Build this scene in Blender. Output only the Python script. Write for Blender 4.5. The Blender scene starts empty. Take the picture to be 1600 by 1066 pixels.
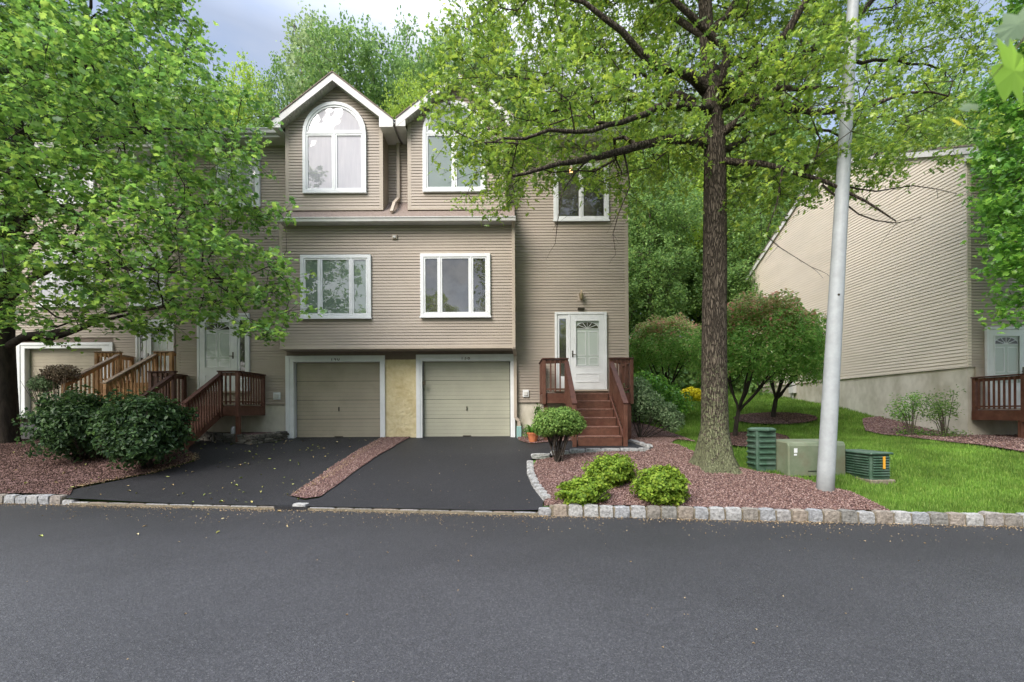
import bpy, bmesh, math, random
import numpy as np
from mathutils import Vector, Matrix, noise
from mathutils.geometry import delaunay_2d_cdt

R = math.radians
SC = bpy.context.scene
COL = SC.collection
rnd = random.Random(7)
RNG = np.random.default_rng(11)

# ------------------------------------------------------------------ camera
F = 700.0; CXP = 800.0; HYP = 643.0; EYE = 1.6; ROLL = R(0.3)
cam_d = bpy.data.cameras.new('camera')
cam_d.sensor_width = 36.0
cam_d.lens = 36.0 * F / 1600.0
cam_d.shift_y = (HYP - 533.0) / 1600.0
cam_d.clip_start = 0.05
cam_d.clip_end = 2000
cam = bpy.data.objects.new('camera', cam_d); COL.objects.link(cam)
cam.location = (0, 0, EYE)
cam.rotation_euler = (Matrix.Rotation(R(90), 3, 'X') @ Matrix.Rotation(-ROLL, 3, 'Z')).to_euler()
cam_d.dof.use_dof = True; cam_d.dof.focus_distance = 12.0; cam_d.dof.aperture_fstop = 2.2
SC.camera = cam

# ------------------------------------------------------------------ world + sun
SUN_EL, SUN_AZ = 41.0, 220.0       # azimuth: clockwise from +Y (north)
world = bpy.data.worlds.new('World'); SC.world = world; world.use_nodes = True
wn = world.node_tree; wn.nodes.clear()
def N(nt, typ, **kw):
    n = nt.nodes.new(typ)
    for k, v in kw.items():
        if k == 'inp':
            for kk, vv in v.items(): n.inputs[kk].default_value = vv
        else: setattr(n, k, v)
    return n
wo = N(wn, 'ShaderNodeOutputWorld'); bg = N(wn, 'ShaderNodeBackground'); bg.inputs['Strength'].default_value = 0.15
sky = N(wn, 'ShaderNodeTexSky', sky_type='NISHITA', sun_disc=False)
sky.sun_elevation = R(SUN_EL); sky.sun_rotation = R(SUN_AZ); sky.air_density = 1.0; sky.dust_density = 2.5; sky.ozone_density = 1.2
tc = N(wn, 'ShaderNodeTexCoord')
mp = N(wn, 'ShaderNodeMapping'); mp.inputs['Scale'].default_value = (1.1, 1.1, 3.2); mp.inputs['Location'].default_value = (2.3, .4, .15)
cn = N(wn, 'ShaderNodeTexNoise', inp={'Scale': 1.5, 'Detail': 9.0, 'Roughness': 0.52})
cr = N(wn, 'ShaderNodeValToRGB'); cr.color_ramp.elements[0].position = .22; cr.color_ramp.elements[1].position = .72
mx = N(wn, 'ShaderNodeMix', data_type='RGBA')
mx.inputs[7].default_value = (2.75, 2.85, 3.1, 1)
wn.links.new(tc.outputs['Generated'], mp.inputs['Vector']); wn.links.new(mp.outputs[0], cn.inputs['Vector'])
wn.links.new(cn.outputs['Fac'], cr.inputs[0]); wn.links.new(cr.outputs[0], mx.inputs[0])
wn.links.new(sky.outputs[0], mx.inputs[6])
# an overcast sky is about three times brighter overhead than near the horizon
sz_ = N(wn, 'ShaderNodeSeparateXYZ'); wn.links.new(tc.outputs['Generated'], sz_.inputs[0])
gr_ = N(wn, 'ShaderNodeMapRange', inp={'From Min': .60, 'From Max': 1.0, 'To Min': .50, 'To Max': 2.9}); wn.links.new(sz_.outputs['Z'], gr_.inputs[0])
vs_ = N(wn, 'ShaderNodeVectorMath', operation='SCALE'); wn.links.new(mx.outputs[2], vs_.inputs[0]); wn.links.new(gr_.outputs[0], vs_.inputs['Scale'])
wn.links.new(vs_.outputs[0], bg.inputs['Color']); wn.links.new(bg.outputs[0], wo.inputs[0])
sun_d = bpy.data.lights.new('sun', 'SUN'); sun_d.energy = 1.15; sun_d.angle = R(35); sun_d.color = (1, .96, .9)
sun = bpy.data.objects.new('sun', sun_d); COL.objects.link(sun)
az = R(SUN_AZ); el = R(SUN_EL)
sdir = Vector((math.sin(az) * math.cos(el), math.cos(az) * math.cos(el), math.sin(el)))
sun.rotation_euler = sdir.to_track_quat('Z', 'Y').to_euler()
SC.view_settings.view_transform = 'Standard'; SC.view_settings.look = 'None'
SC.view_settings.exposure = 1.93; SC.view_settings.gamma = 1.0
SC.view_settings.use_curve_mapping = False
SC.cycles.max_bounces = 12; SC.cycles.diffuse_bounces = 8; SC.cycles.transmission_bounces = 8; SC.cycles.transparent_max_bounces = 12

# ------------------------------------------------------------------ measuring helpers
def at(px, py, Y):
    """point at depth Y seen at photograph pixel px, py"""
    dx = px - CXP; dy = py - HYP; s = math.sin(ROLL)
    return Vector(((dx - dy * s) * Y / F, Y, EYE - (dy + dx * s) * Y / F))
def ax(px, py, Y): return at(px, py, Y).x
def az_(px, py, Y): return at(px, py, Y).z

def curb_y(x): return 6.937 - 0.122 * x
def sstep(a, b, t):
    t = min(1, max(0, (t - a) / (b - a))); return t * t * (3 - 2 * t)
PB = [(0, .10), (.15, .26), (.3, .47), (.45, .66), (.57, .78), (.75, .81), (1, .85)]      # bed profile
PD = [(0, .05), (.57, .575), (1, .835)]                                                 # driveway profile
PY = [(12.5, .84), (13, .88), (14.4, 1.13), (15.3, 1.33), (17.2, 1.72), (21, 2.25), (26, 3.0), (34, 4.6), (50, 8.0), (80, 15.0), (400, 40.0)]
def interp(P, u):
    if u <= P[0][0]: return P[0][1]
    for (a, fa), (b, fb) in zip(P, P[1:]):
        if u <= b: return fa + (fb - fa) * (u - a) / (b - a)
    return P[-1][1]
def hgt(x, y):
    yc = curb_y(x)
    u = (y - yc) / (13.0 - yc)
    w = max(sstep(-.6, 1.6, x), sstep(-5.6, -8.0, x))
    u2 = max(u, 0)
    if u2 <= 1:
        h = interp(PD, u2) * (1 - w) + interp(PB, u2) * w
    else:
        h = interp(PY, y)
        hb = .835 * (1 - w) + .85 * w
        h = hb + (h - .88) if h > .88 else hb
    h += .20 * sstep(-9, -12, x) * sstep(.7, 1.6, u)
    return h
def G(px, py, lo=6.2, hi=60):
    """where the sight line through a pixel meets the ground"""
    prev = None; Y = lo
    while Y < hi:
        p = at(px, py, Y)
        d = p.z - hgt(p.x, p.y) if Y > curb_y(p.x) else p.z
        if d <= 0: break
        Y += .02
    return Vector((p.x, p.y, hgt(p.x, p.y)))

# ------------------------------------------------------------------ materials
MATS = {}
def pmat(name, col, rough=.7, spec=.3, metal=0, coat=0):
    m = bpy.data.materials.new(name); m.use_nodes = True
    b = m.node_tree.nodes['Principled BSDF']
    b.inputs['Base Color'].default_value = (*col, 1); b.inputs['Roughness'].default_value = rough
    b.inputs['Specular IOR Level'].default_value = spec; b.inputs['Metallic'].default_value = metal
    b.inputs['Coat Weight'].default_value = coat
    MATS[name] = m
    return m
def noisy(name, c1, c2, scale=8, rough=.75, spec=.25, bump=0, bscale=None, stretch=(1, 1, 1), detail=5, lo=.35, hi=.65, c3=None, s3=1.2, coat=0, rvar=0):
    """base colour wandering between c1 and c2, optional second large-scale wear colour c3, optional bump"""
    m = pmat(name, c1, rough, spec, coat=coat); nt = m.node_tree; b = nt.nodes['Principled BSDF']
    t = N(nt, 'ShaderNodeTexCoord'); mpn = N(nt, 'ShaderNodeMapping'); mpn.inputs['Scale'].default_value = stretch
    nt.links.new(t.outputs['Object'], mpn.inputs[0])
    n1 = N(nt, 'ShaderNodeTexNoise', inp={'Scale': scale, 'Detail': detail, 'Roughness': .6}); nt.links.new(mpn.outputs[0], n1.inputs['Vector'])
    rp = N(nt, 'ShaderNodeValToRGB'); e = rp.color_ramp.elements
    e[0].position = lo; e[1].position = hi; e[0].color = (*c1, 1); e[1].color = (*c2, 1)
    nt.links.new(n1.outputs['Fac'], rp.inputs[0]); out = rp.outputs[0]
    if c3:
        n3 = N(nt, 'ShaderNodeTexNoise', inp={'Scale': s3, 'Detail': 4.0, 'Roughness': .65}); nt.links.new(mpn.outputs[0], n3.inputs['Vector'])
        r3 = N(nt, 'ShaderNodeValToRGB'); r3.color_ramp.elements[0].position = .45; r3.color_ramp.elements[1].position = .72
        mxx = N(nt, 'ShaderNodeMix', data_type='RGBA'); mxx.inputs[7].default_value = (*c3, 1)
        nt.links.new(n3.outputs['Fac'], r3.inputs[0]); nt.links.new(r3.outputs[0], mxx.inputs[0]); nt.links.new(out, mxx.inputs[6]); out = mxx.outputs[2]
    nt.links.new(out, b.inputs['Base Color'])
    if bump:
        nb = N(nt, 'ShaderNodeTexNoise', inp={'Scale': bscale or scale * 3, 'Detail': 4.0}); nt.links.new(mpn.outputs[0], nb.inputs['Vector'])
        bp = N(nt, 'ShaderNodeBump', inp={'Strength': bump, 'Distance': .02}); nt.links.new(nb.outputs['Fac'], bp.inputs['Height'])
        nt.links.new(bp.outputs[0], b.inputs['Normal'])
    return m
def island_mat(name, cols, rough=.7, spec=.25, transl=0, bump=0, bscale=30, mottle=0):
    """colour picked per loose piece (leaf, pebble, stone) from a ramp"""
    m = bpy.data.materials.new(name); m.use_nodes = True; nt = m.node_tree; b = nt.nodes['Principled BSDF']; o = nt.nodes['Material Output']
    g = N(nt, 'ShaderNodeNewGeometry'); rp = N(nt, 'ShaderNodeValToRGB'); el_ = rp.color_ramp.elements
    for i, (p, c) in enumerate(cols):
        e = el_[i] if i < 2 else el_.new(p)
        e.position = p; e.color = (*c, 1)
    nt.links.new(g.outputs['Random Per Island'], rp.inputs[0]); out = rp.outputs[0]
    if mottle:
        t = N(nt, 'ShaderNodeTexCoord'); n1 = N(nt, 'ShaderNodeTexNoise', inp={'Scale': bscale, 'Detail': 6.0, 'Roughness': .7}); nt.links.new(t.outputs['Object'], n1.inputs['Vector'])
        mr = N(nt, 'ShaderNodeMapRange', inp={'From Min': .3, 'From Max': .7, 'To Min': 1 - mottle, 'To Max': 1 + mottle}); nt.links.new(n1.outputs['Fac'], mr.inputs[0])
        vm = N(nt, 'ShaderNodeVectorMath', operation='SCALE'); nt.links.new(out, vm.inputs[0]); nt.links.new(mr.outputs[0], vm.inputs['Scale']); out = vm.outputs[0]
    nt.links.new(out, b.inputs['Base Color']); b.inputs['Roughness'].default_value = rough; b.inputs['Specular IOR Level'].default_value = spec
    if bump:
        t = N(nt, 'ShaderNodeTexCoord'); n2 = N(nt, 'ShaderNodeTexNoise', inp={'Scale': bscale, 'Detail': 5.0}); nt.links.new(t.outputs['Object'], n2.inputs['Vector'])
        bp = N(nt, 'ShaderNodeBump', inp={'Strength': bump, 'Distance': .02}); nt.links.new(n2.outputs['Fac'], bp.inputs['Height']); nt.links.new(bp.outputs[0], b.inputs['Normal'])
    if transl:
        tr = N(nt, 'ShaderNodeBsdfTranslucent'); hs = N(nt, 'ShaderNodeHueSaturation', inp={'Hue': .49, 'Saturation': 1.0, 'Value': 1.65})
        nt.links.new(out, hs.inputs['Color']); nt.links.new(hs.outputs[0], tr.inputs[0])
        ms = N(nt, 'ShaderNodeMixShader'); ms.inputs[0].default_value = transl
        nt.links.new(b.outputs[0], ms.inputs[1]); nt.links.new(tr.outputs[0], ms.inputs[2]); nt.links.new(ms.outputs[0], o.inputs[0])
    MATS[name] = m
    return m
def glass_mat(name, refl=.1, tint=(1, 1, 1)):
    m = bpy.data.materials.new(name); m.use_nodes = True; nt = m.node_tree; nt.nodes.clear()
    o = N(nt, 'ShaderNodeOutputMaterial'); tr = N(nt, 'ShaderNodeBsdfTransparent'); gl = N(nt, 'ShaderNodeBsdfGlossy'); gl.inputs['Roughness'].default_value = .02
    tr.inputs[0].default_value = (*tint, 1)
    lw = N(nt, 'ShaderNodeLayerWeight'); pw = N(nt, 'ShaderNodeMath', operation='POWER', inp={1: 4.0}); nt.links.new(lw.outputs['Facing'], pw.inputs[0]); ad = N(nt, 'ShaderNodeMath', operation='MULTIPLY_ADD', inp={1: .8, 2: refl}); ad.use_clamp = True
    t = N(nt, 'ShaderNodeTexCoord'); n2 = N(nt, 'ShaderNodeTexNoise', inp={'Scale': 2.2, 'Detail': 1.0}); nt.links.new(t.outputs['Object'], n2.inputs['Vector'])
    bp = N(nt, 'ShaderNodeBump', inp={'Strength': .25, 'Distance': .03}); nt.links.new(n2.outputs['Fac'], bp.inputs['Height']); nt.links.new(bp.outputs[0], gl.inputs['Normal'])
    ms = N(nt, 'ShaderNodeMixShader'); nt.links.new(pw.outputs[0], ad.inputs[0]); nt.links.new(ad.outputs[0], ms.inputs[0])
    nt.links.new(tr.outputs[0], ms.inputs[1]); nt.links.new(gl.outputs[0], ms.inputs[2]); nt.links.new(ms.outputs[0], o.inputs[0])
    MATS[name] = m
    return m
M = {}
M['siding'] = noisy('siding_vinyl', (.365, .307, .252), (.41, .35, .29), scale=1.2, rough=.55, spec=.3, stretch=(.5, .5, 1.5), c3=(.32, .275, .23), s3=.7)
M['siding_lit'] = noisy('siding_vinyl_lit', (.66, .58, .475), (.70, .62, .52), scale=1.2, rough=.55, spec=.3, stretch=(.5, .5, 1.5), c3=(.62, .55, .46), s3=.7)  # brightened siding copy: light on the side wall put into the colour
M['trim_tan'] = noisy('trim_tan', (.37, .31, .25), (.42, .36, .29), scale=2, rough=.5)
M['white'] = noisy('white_vinyl', (.62, .63, .63), (.69, .70, .70), scale=3, rough=.4, spec=.4)
M['fascia'] = noisy('fascia_white_metal', (.56, .55, .53), (.66, .65, .63), scale=4, rough=.45, spec=.4, c3=(.48, .46, .43), s3=2)
M['soffit'] = noisy('soffit_vented', (.50, .49, .46), (.56, .55, .52), scale=2, rough=.6)
M['header'] = noisy('header_board', (.16, .12, .10), (.19, .15, .12), scale=6, rough=.7)
M['garage'] = noisy('garage_door_beige', (.32, .28, .215), (.35, .31, .235), scale=1.5, rough=.5, c3=(.275, .245, .185), s3=1)
M['garage2'] = noisy('garage_door_greenish', (.34, .335, .265), (.37, .365, .285), scale=1.5, rough=.5, c3=(.32, .315, .25), s3=1)
M['stucco'] = noisy('stucco_yellow', (.56, .47, .27), (.66, .57, .36), scale=7, rough=.95, bump=1.0, bscale=16, c3=(.52, .42, .23), s3=2.4)
M['concrete'] = noisy('foundation_concrete', (.50, .46, .38), (.64, .60, .51), scale=2.2, rough=.9, bump=.2, bscale=40, c3=(.33, .30, .22), s3=.9, stretch=(1, 1, .6))
M['shingle'] = noisy('roof_shingle', (.16, .12, .10), (.26, .21, .18), scale=30, rough=.95, bump=.4, bscale=60)
M['cedar_red'] = noisy('stained_wood_red', (.088, .038, .024), (.138, .060, .038), scale=10, rough=.5, spec=.35, stretch=(1, 1, 1), bump=.15, bscale=50, c3=(.08, .026, .015), s3=3)
M['cedar_dark'] = noisy('stained_wood_dark', (.055, .022, .016), (.09, .036, .024), scale=10, rough=.6, spec=.3)
M['tread'] = noisy('stair_tread_wood', (.11, .05, .035), (.17, .085, .06), scale=14, rough=.55, spec=.35, c3=(.24, .13, .10), s3=6)
M['newwood'] = noisy('new_wood', (.42, .235, .11), (.58, .35, .18), scale=12, rough=.65, c3=(.24, .12, .06), s3=3)
M['newcap'] = noisy('weathered_cap', (.30, .22, .17), (.42, .32, .25), scale=12, rough=.7)
M['galv'] = noisy('pole_paint', (.31, .33, .335), (.345, .365, .37), scale=14, rough=.5, spec=.35, c3=(.28, .295, .295), s3=5)
M['green_box'] = noisy('cabinet_green', (.035, .078, .048), (.055, .105, .068), scale=9, rough=.5, spec=.35, c3=(.085, .125, .10), s3=4)
M['olive_box'] = noisy('cabinet_olive', (.125, .155, .095), (.17, .195, .13), scale=5, rough=.55, c3=(.14, .13, .085), s3=3)
M['metal'] = pmat('dark_bronze', (.08, .065, .05), .35, .5, .7)
M['brass'] = pmat('aged_brass', (.28, .22, .13), .35, .5, .8)
M['dark'] = pmat('dark_gap', (.012, .012, .012), .9, .1)
M['number'] = pmat('number_bronze', (.12, .09, .07), .6, .3)
M['terracotta'] = noisy('terracotta', (.38, .12, .05), (.48, .17, .08), scale=14, rough=.85)
M['teal'] = pmat('drain_boot_teal', (.22, .38, .36), .5, .3)
M['room'] = noisy('dim_room', (.03, .03, .026), (.075, .07, .06), scale=1.3, rough=.9, lo=.4, hi=.6)
M['blind_or_reflection'] = pmat('blind_or_reflection_green', (.15, .20, .16), .7, .2)  # blind green; behind the right dormer panes it paints reflected trees
M['curtain'] = noisy('sheer_curtain', (.40, .39, .42), (.46, .45, .47), scale=3, rough=.9, stretch=(4, 1, .4))
M['door_glass_back'] = pmat('inner_door', (.46, .51, .47), .5, .3)
M['glass'] = glass_mat('window_glass', .15)
M['glass_soft'] = glass_mat('window_glass_faint', .06)
M['lampglow'] = bpy.data.materials.new('lit_ceiling_lamp'); M['lampglow'].use_nodes = True
_b = M['lampglow'].node_tree.nodes['Principled BSDF']; _b.inputs['Emission Color'].default_value = (1, .55, .2, 1); _b.inputs['Emission Strength'].default_value = 2.5
M['bark'] = noisy('bark_grey', (.055, .043, .033), (.125, .10, .078), scale=9, rough=.95, bump=1.0, bscale=16, stretch=(1, 1, .22), c3=(.10, .105, .055), s3=2.2)
M['bark_oak'] = noisy('bark_oak_lichen', (.06, .047, .036), (.125, .10, .078), scale=14, rough=.95, bump=1.0, bscale=20, stretch=(1, 1, .3), c3=(.145, .15, .085), s3=5)
M['bark_dark'] = noisy('bark_dark', (.022, .018, .015), (.05, .04, .032), scale=12, rough=.95, bump=.6, bscale=20, stretch=(1, 1, .3))
M['stone'] = island_mat('granite_block', [(0, (.17, .165, .15)), (1, (.31, .305, .29)), (.35, (.235, .195, .155)), (.6, (.24, .245, .25))], rough=.9, bump=.9, bscale=24, mottle=.5)
M['mortar'] = noisy('kerb_mortar', (.13, .11, .075), (.22, .19, .14), scale=20, rough=1)
M['wallstone'] = island_mat('dark_wall_stone', [(0, (.07, .065, .055)), (1, (.17, .16, .135)), (.5, (.11, .10, .085))], rough=.95, bump=.7, bscale=20, mottle=.3)
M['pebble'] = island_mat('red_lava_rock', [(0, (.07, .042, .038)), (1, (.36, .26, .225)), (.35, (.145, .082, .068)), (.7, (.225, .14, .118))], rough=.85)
M['pebble_dark'] = island_mat('red_lava_rock_painted_shade', [(0, (.040, .024, .020)), (1, (.22, .14, .115)), (.35, (.075, .042, .035)), (.7, (.115, .068, .056))], rough=.9)  # darker copy of the lava rock, the beds' shade put into its colour
M['mulch_base'] = noisy('mulch_base', (.10, .06, .055), (.20, .12, .11), scale=45, rough=.95, bump=.8, bscale=60)
M['lawn_soil'] = noisy('lawn_ground', (.055, .13, .018), (.09, .19, .03), scale=6, rough=.95, c3=(.10, .16, .03), s3=1.5)
M['wood_floor'] = noisy('woodland_floor', (.05, .055, .02), (.04, .08, .02), scale=1.5, rough=1)

def bark_mat(name, dark, light, lichen, zlo, zhi):
    m = pmat(name, dark, .95, .15); nt = m.node_tree; b = nt.nodes['Principled BSDF']; t = N(nt, 'ShaderNodeTexCoord')
    mpn = N(nt, 'ShaderNodeMapping'); mpn.inputs['Scale'].default_value = (1, 1, .16); nt.links.new(t.outputs['Object'], mpn.inputs[0])
    v = N(nt, 'ShaderNodeTexVoronoi', feature='DISTANCE_TO_EDGE', inp={'Scale': 34.0}); n0 = N(nt, 'ShaderNodeTexNoise', inp={'Scale': 9.0, 'Detail': 5.0})
    av = N(nt, 'ShaderNodeVectorMath', operation='ADD'); sv = N(nt, 'ShaderNodeVectorMath', operation='SCALE'); sv.inputs['Scale'].default_value = .16
    nt.links.new(mpn.outputs[0], n0.inputs['Vector']); nt.links.new(n0.outputs['Color'], sv.inputs[0]); nt.links.new(mpn.outputs[0], av.inputs[0]); nt.links.new(sv.outputs[0], av.inputs[1]); nt.links.new(av.outputs[0], v.inputs['Vector'])
    rp = N(nt, 'ShaderNodeValToRGB'); rp.color_ramp.elements[0].color = (*[c * .6 for c in dark], 1); rp.color_ramp.elements[1].position = .3; rp.color_ramp.elements[1].color = (*light, 1); e = rp.color_ramp.elements.new(.06); e.color = (*dark, 1)
    nt.links.new(v.outputs['Distance'], rp.inputs[0])
    nl = N(nt, 'ShaderNodeTexNoise', inp={'Scale': 22.0, 'Detail': 6.0, 'Roughness': .7}); nt.links.new(t.outputs['Object'], nl.inputs['Vector'])
    sx = N(nt, 'ShaderNodeSeparateXYZ'); nt.links.new(t.outputs['Object'], sx.inputs[0])
    mr = N(nt, 'ShaderNodeMapRange', inp={'From Min': zlo, 'From Max': zhi, 'To Min': .15, 'To Max': -.12}); nt.links.new(sx.outputs['Z'], mr.inputs[0])
    ad = N(nt, 'ShaderNodeMath', operation='ADD'); nt.links.new(nl.outputs['Fac'], ad.inputs[0]); nt.links.new(mr.outputs[0], ad.inputs[1])
    rl = N(nt, 'ShaderNodeValToRGB'); rl.color_ramp.elements[0].position = .52; rl.color_ramp.elements[1].position = .62; nt.links.new(ad.outputs[0], rl.inputs[0])
    mx_ = N(nt, 'ShaderNodeMix', data_type='RGBA'); mx_.inputs[7].default_value = (*lichen, 1); nt.links.new(rl.outputs[0], mx_.inputs[0]); nt.links.new(rp.outputs[0], mx_.inputs[6]); nt.links.new(mx_.outputs[2], b.inputs['Base Color'])
    bp = N(nt, 'ShaderNodeBump', inp={'Strength': 1.0, 'Distance': .03}); mr2 = N(nt, 'ShaderNodeMath', operation='MINIMUM'); mr2.inputs[1].default_value = .18
    nt.links.new(v.outputs['Distance'], mr2.inputs[0]); ms2 = N(nt, 'ShaderNodeMath', operation='MULTIPLY'); ms2.inputs[1].default_value = 5.0; nt.links.new(mr2.outputs[0], ms2.inputs[0]); nt.links.new(ms2.outputs[0], bp.inputs['Height']); nt.links.new(bp.outputs[0], b.inputs['Normal'])
    return m
M['bark_oak'] = bark_mat('bark_oak_lichen', (.062, .050, .038), (.125, .102, .078), (.17, .18, .10), .6, 3.4)

# road: fine aggregate speckle plus broad tonal drift
def asphalt(name, base, agg, sp_scale, drift, rough):
    m = pmat(name, base, rough, .35); nt = m.node_tree; b = nt.nodes['Principled BSDF']
    t = N(nt, 'ShaderNodeTexCoord')
    v = N(nt, 'ShaderNodeTexVoronoi', inp={'Scale': sp_scale}); nt.links.new(t.outputs['Object'], v.inputs['Vector'])
    sx = N(nt, 'ShaderNodeSeparateColor'); nt.links.new(v.outputs['Color'], sx.inputs[0])
    rp = N(nt, 'ShaderNodeValToRGB'); e = rp.color_ramp.elements; e[0].position = 0; e[0].color = (*[c * .55 for c in base], 1); e[1].position = 1; e[1].color = (*agg, 1)
    e2 = e.new(.55); e2.color = (*base, 1); e3 = e.new(.93); e3.color = (*[c * 1.5 for c in base], 1)
    nt.links.new(sx.outputs[0], rp.inputs[0])
    n1 = N(nt, 'ShaderNodeTexNoise', inp={'Scale': .45, 'Detail': 5.0, 'Roughness': .6}); nt.links.new(t.outputs['Object'], n1.inputs['Vector'])
    mr = N(nt, 'ShaderNodeMapRange', inp={'From Min': .3, 'From Max': .7, 'To Min': 1 - drift, 'To Max': 1 + drift}); nt.links.new(n1.outputs['Fac'], mr.inputs[0])
    vm = N(nt, 'ShaderNodeVectorMath', operation='SCALE'); nt.links.new(rp.outputs[0], vm.inputs[0]); nt.links.new(mr.outputs[0], vm.inputs['Scale'])
    if name == 'road_asphalt':      # paler away from the kerb, darker towards it
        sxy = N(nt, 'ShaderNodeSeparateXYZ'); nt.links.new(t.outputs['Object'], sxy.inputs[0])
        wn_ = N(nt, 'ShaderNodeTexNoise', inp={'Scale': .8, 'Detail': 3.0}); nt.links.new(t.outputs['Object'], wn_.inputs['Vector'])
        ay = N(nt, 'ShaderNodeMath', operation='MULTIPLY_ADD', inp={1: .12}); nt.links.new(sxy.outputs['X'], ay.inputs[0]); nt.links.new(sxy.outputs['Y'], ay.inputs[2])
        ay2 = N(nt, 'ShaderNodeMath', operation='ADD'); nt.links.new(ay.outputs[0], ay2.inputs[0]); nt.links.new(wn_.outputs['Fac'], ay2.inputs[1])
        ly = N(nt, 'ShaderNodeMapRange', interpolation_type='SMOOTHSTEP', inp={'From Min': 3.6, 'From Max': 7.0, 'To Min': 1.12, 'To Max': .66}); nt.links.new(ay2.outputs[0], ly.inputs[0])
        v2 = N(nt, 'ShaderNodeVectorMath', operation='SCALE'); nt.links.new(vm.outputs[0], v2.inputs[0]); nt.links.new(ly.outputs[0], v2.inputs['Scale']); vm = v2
    nt.links.new(vm.outputs[0], b.inputs['Base Color'])
    bp = N(nt, 'ShaderNodeBump', inp={'Strength': .5, 'Distance': .006}); nt.links.new(v.outputs['Distance'], bp.inputs['Height']); nt.links.new(bp.outputs[0], b.inputs['Normal'])
    return m
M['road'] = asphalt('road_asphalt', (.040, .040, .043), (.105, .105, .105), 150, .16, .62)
M['drive'] = asphalt('driveway_asphalt', (.016, .016, .018), (.045, .045, .045), 95, .2, .6)

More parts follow.
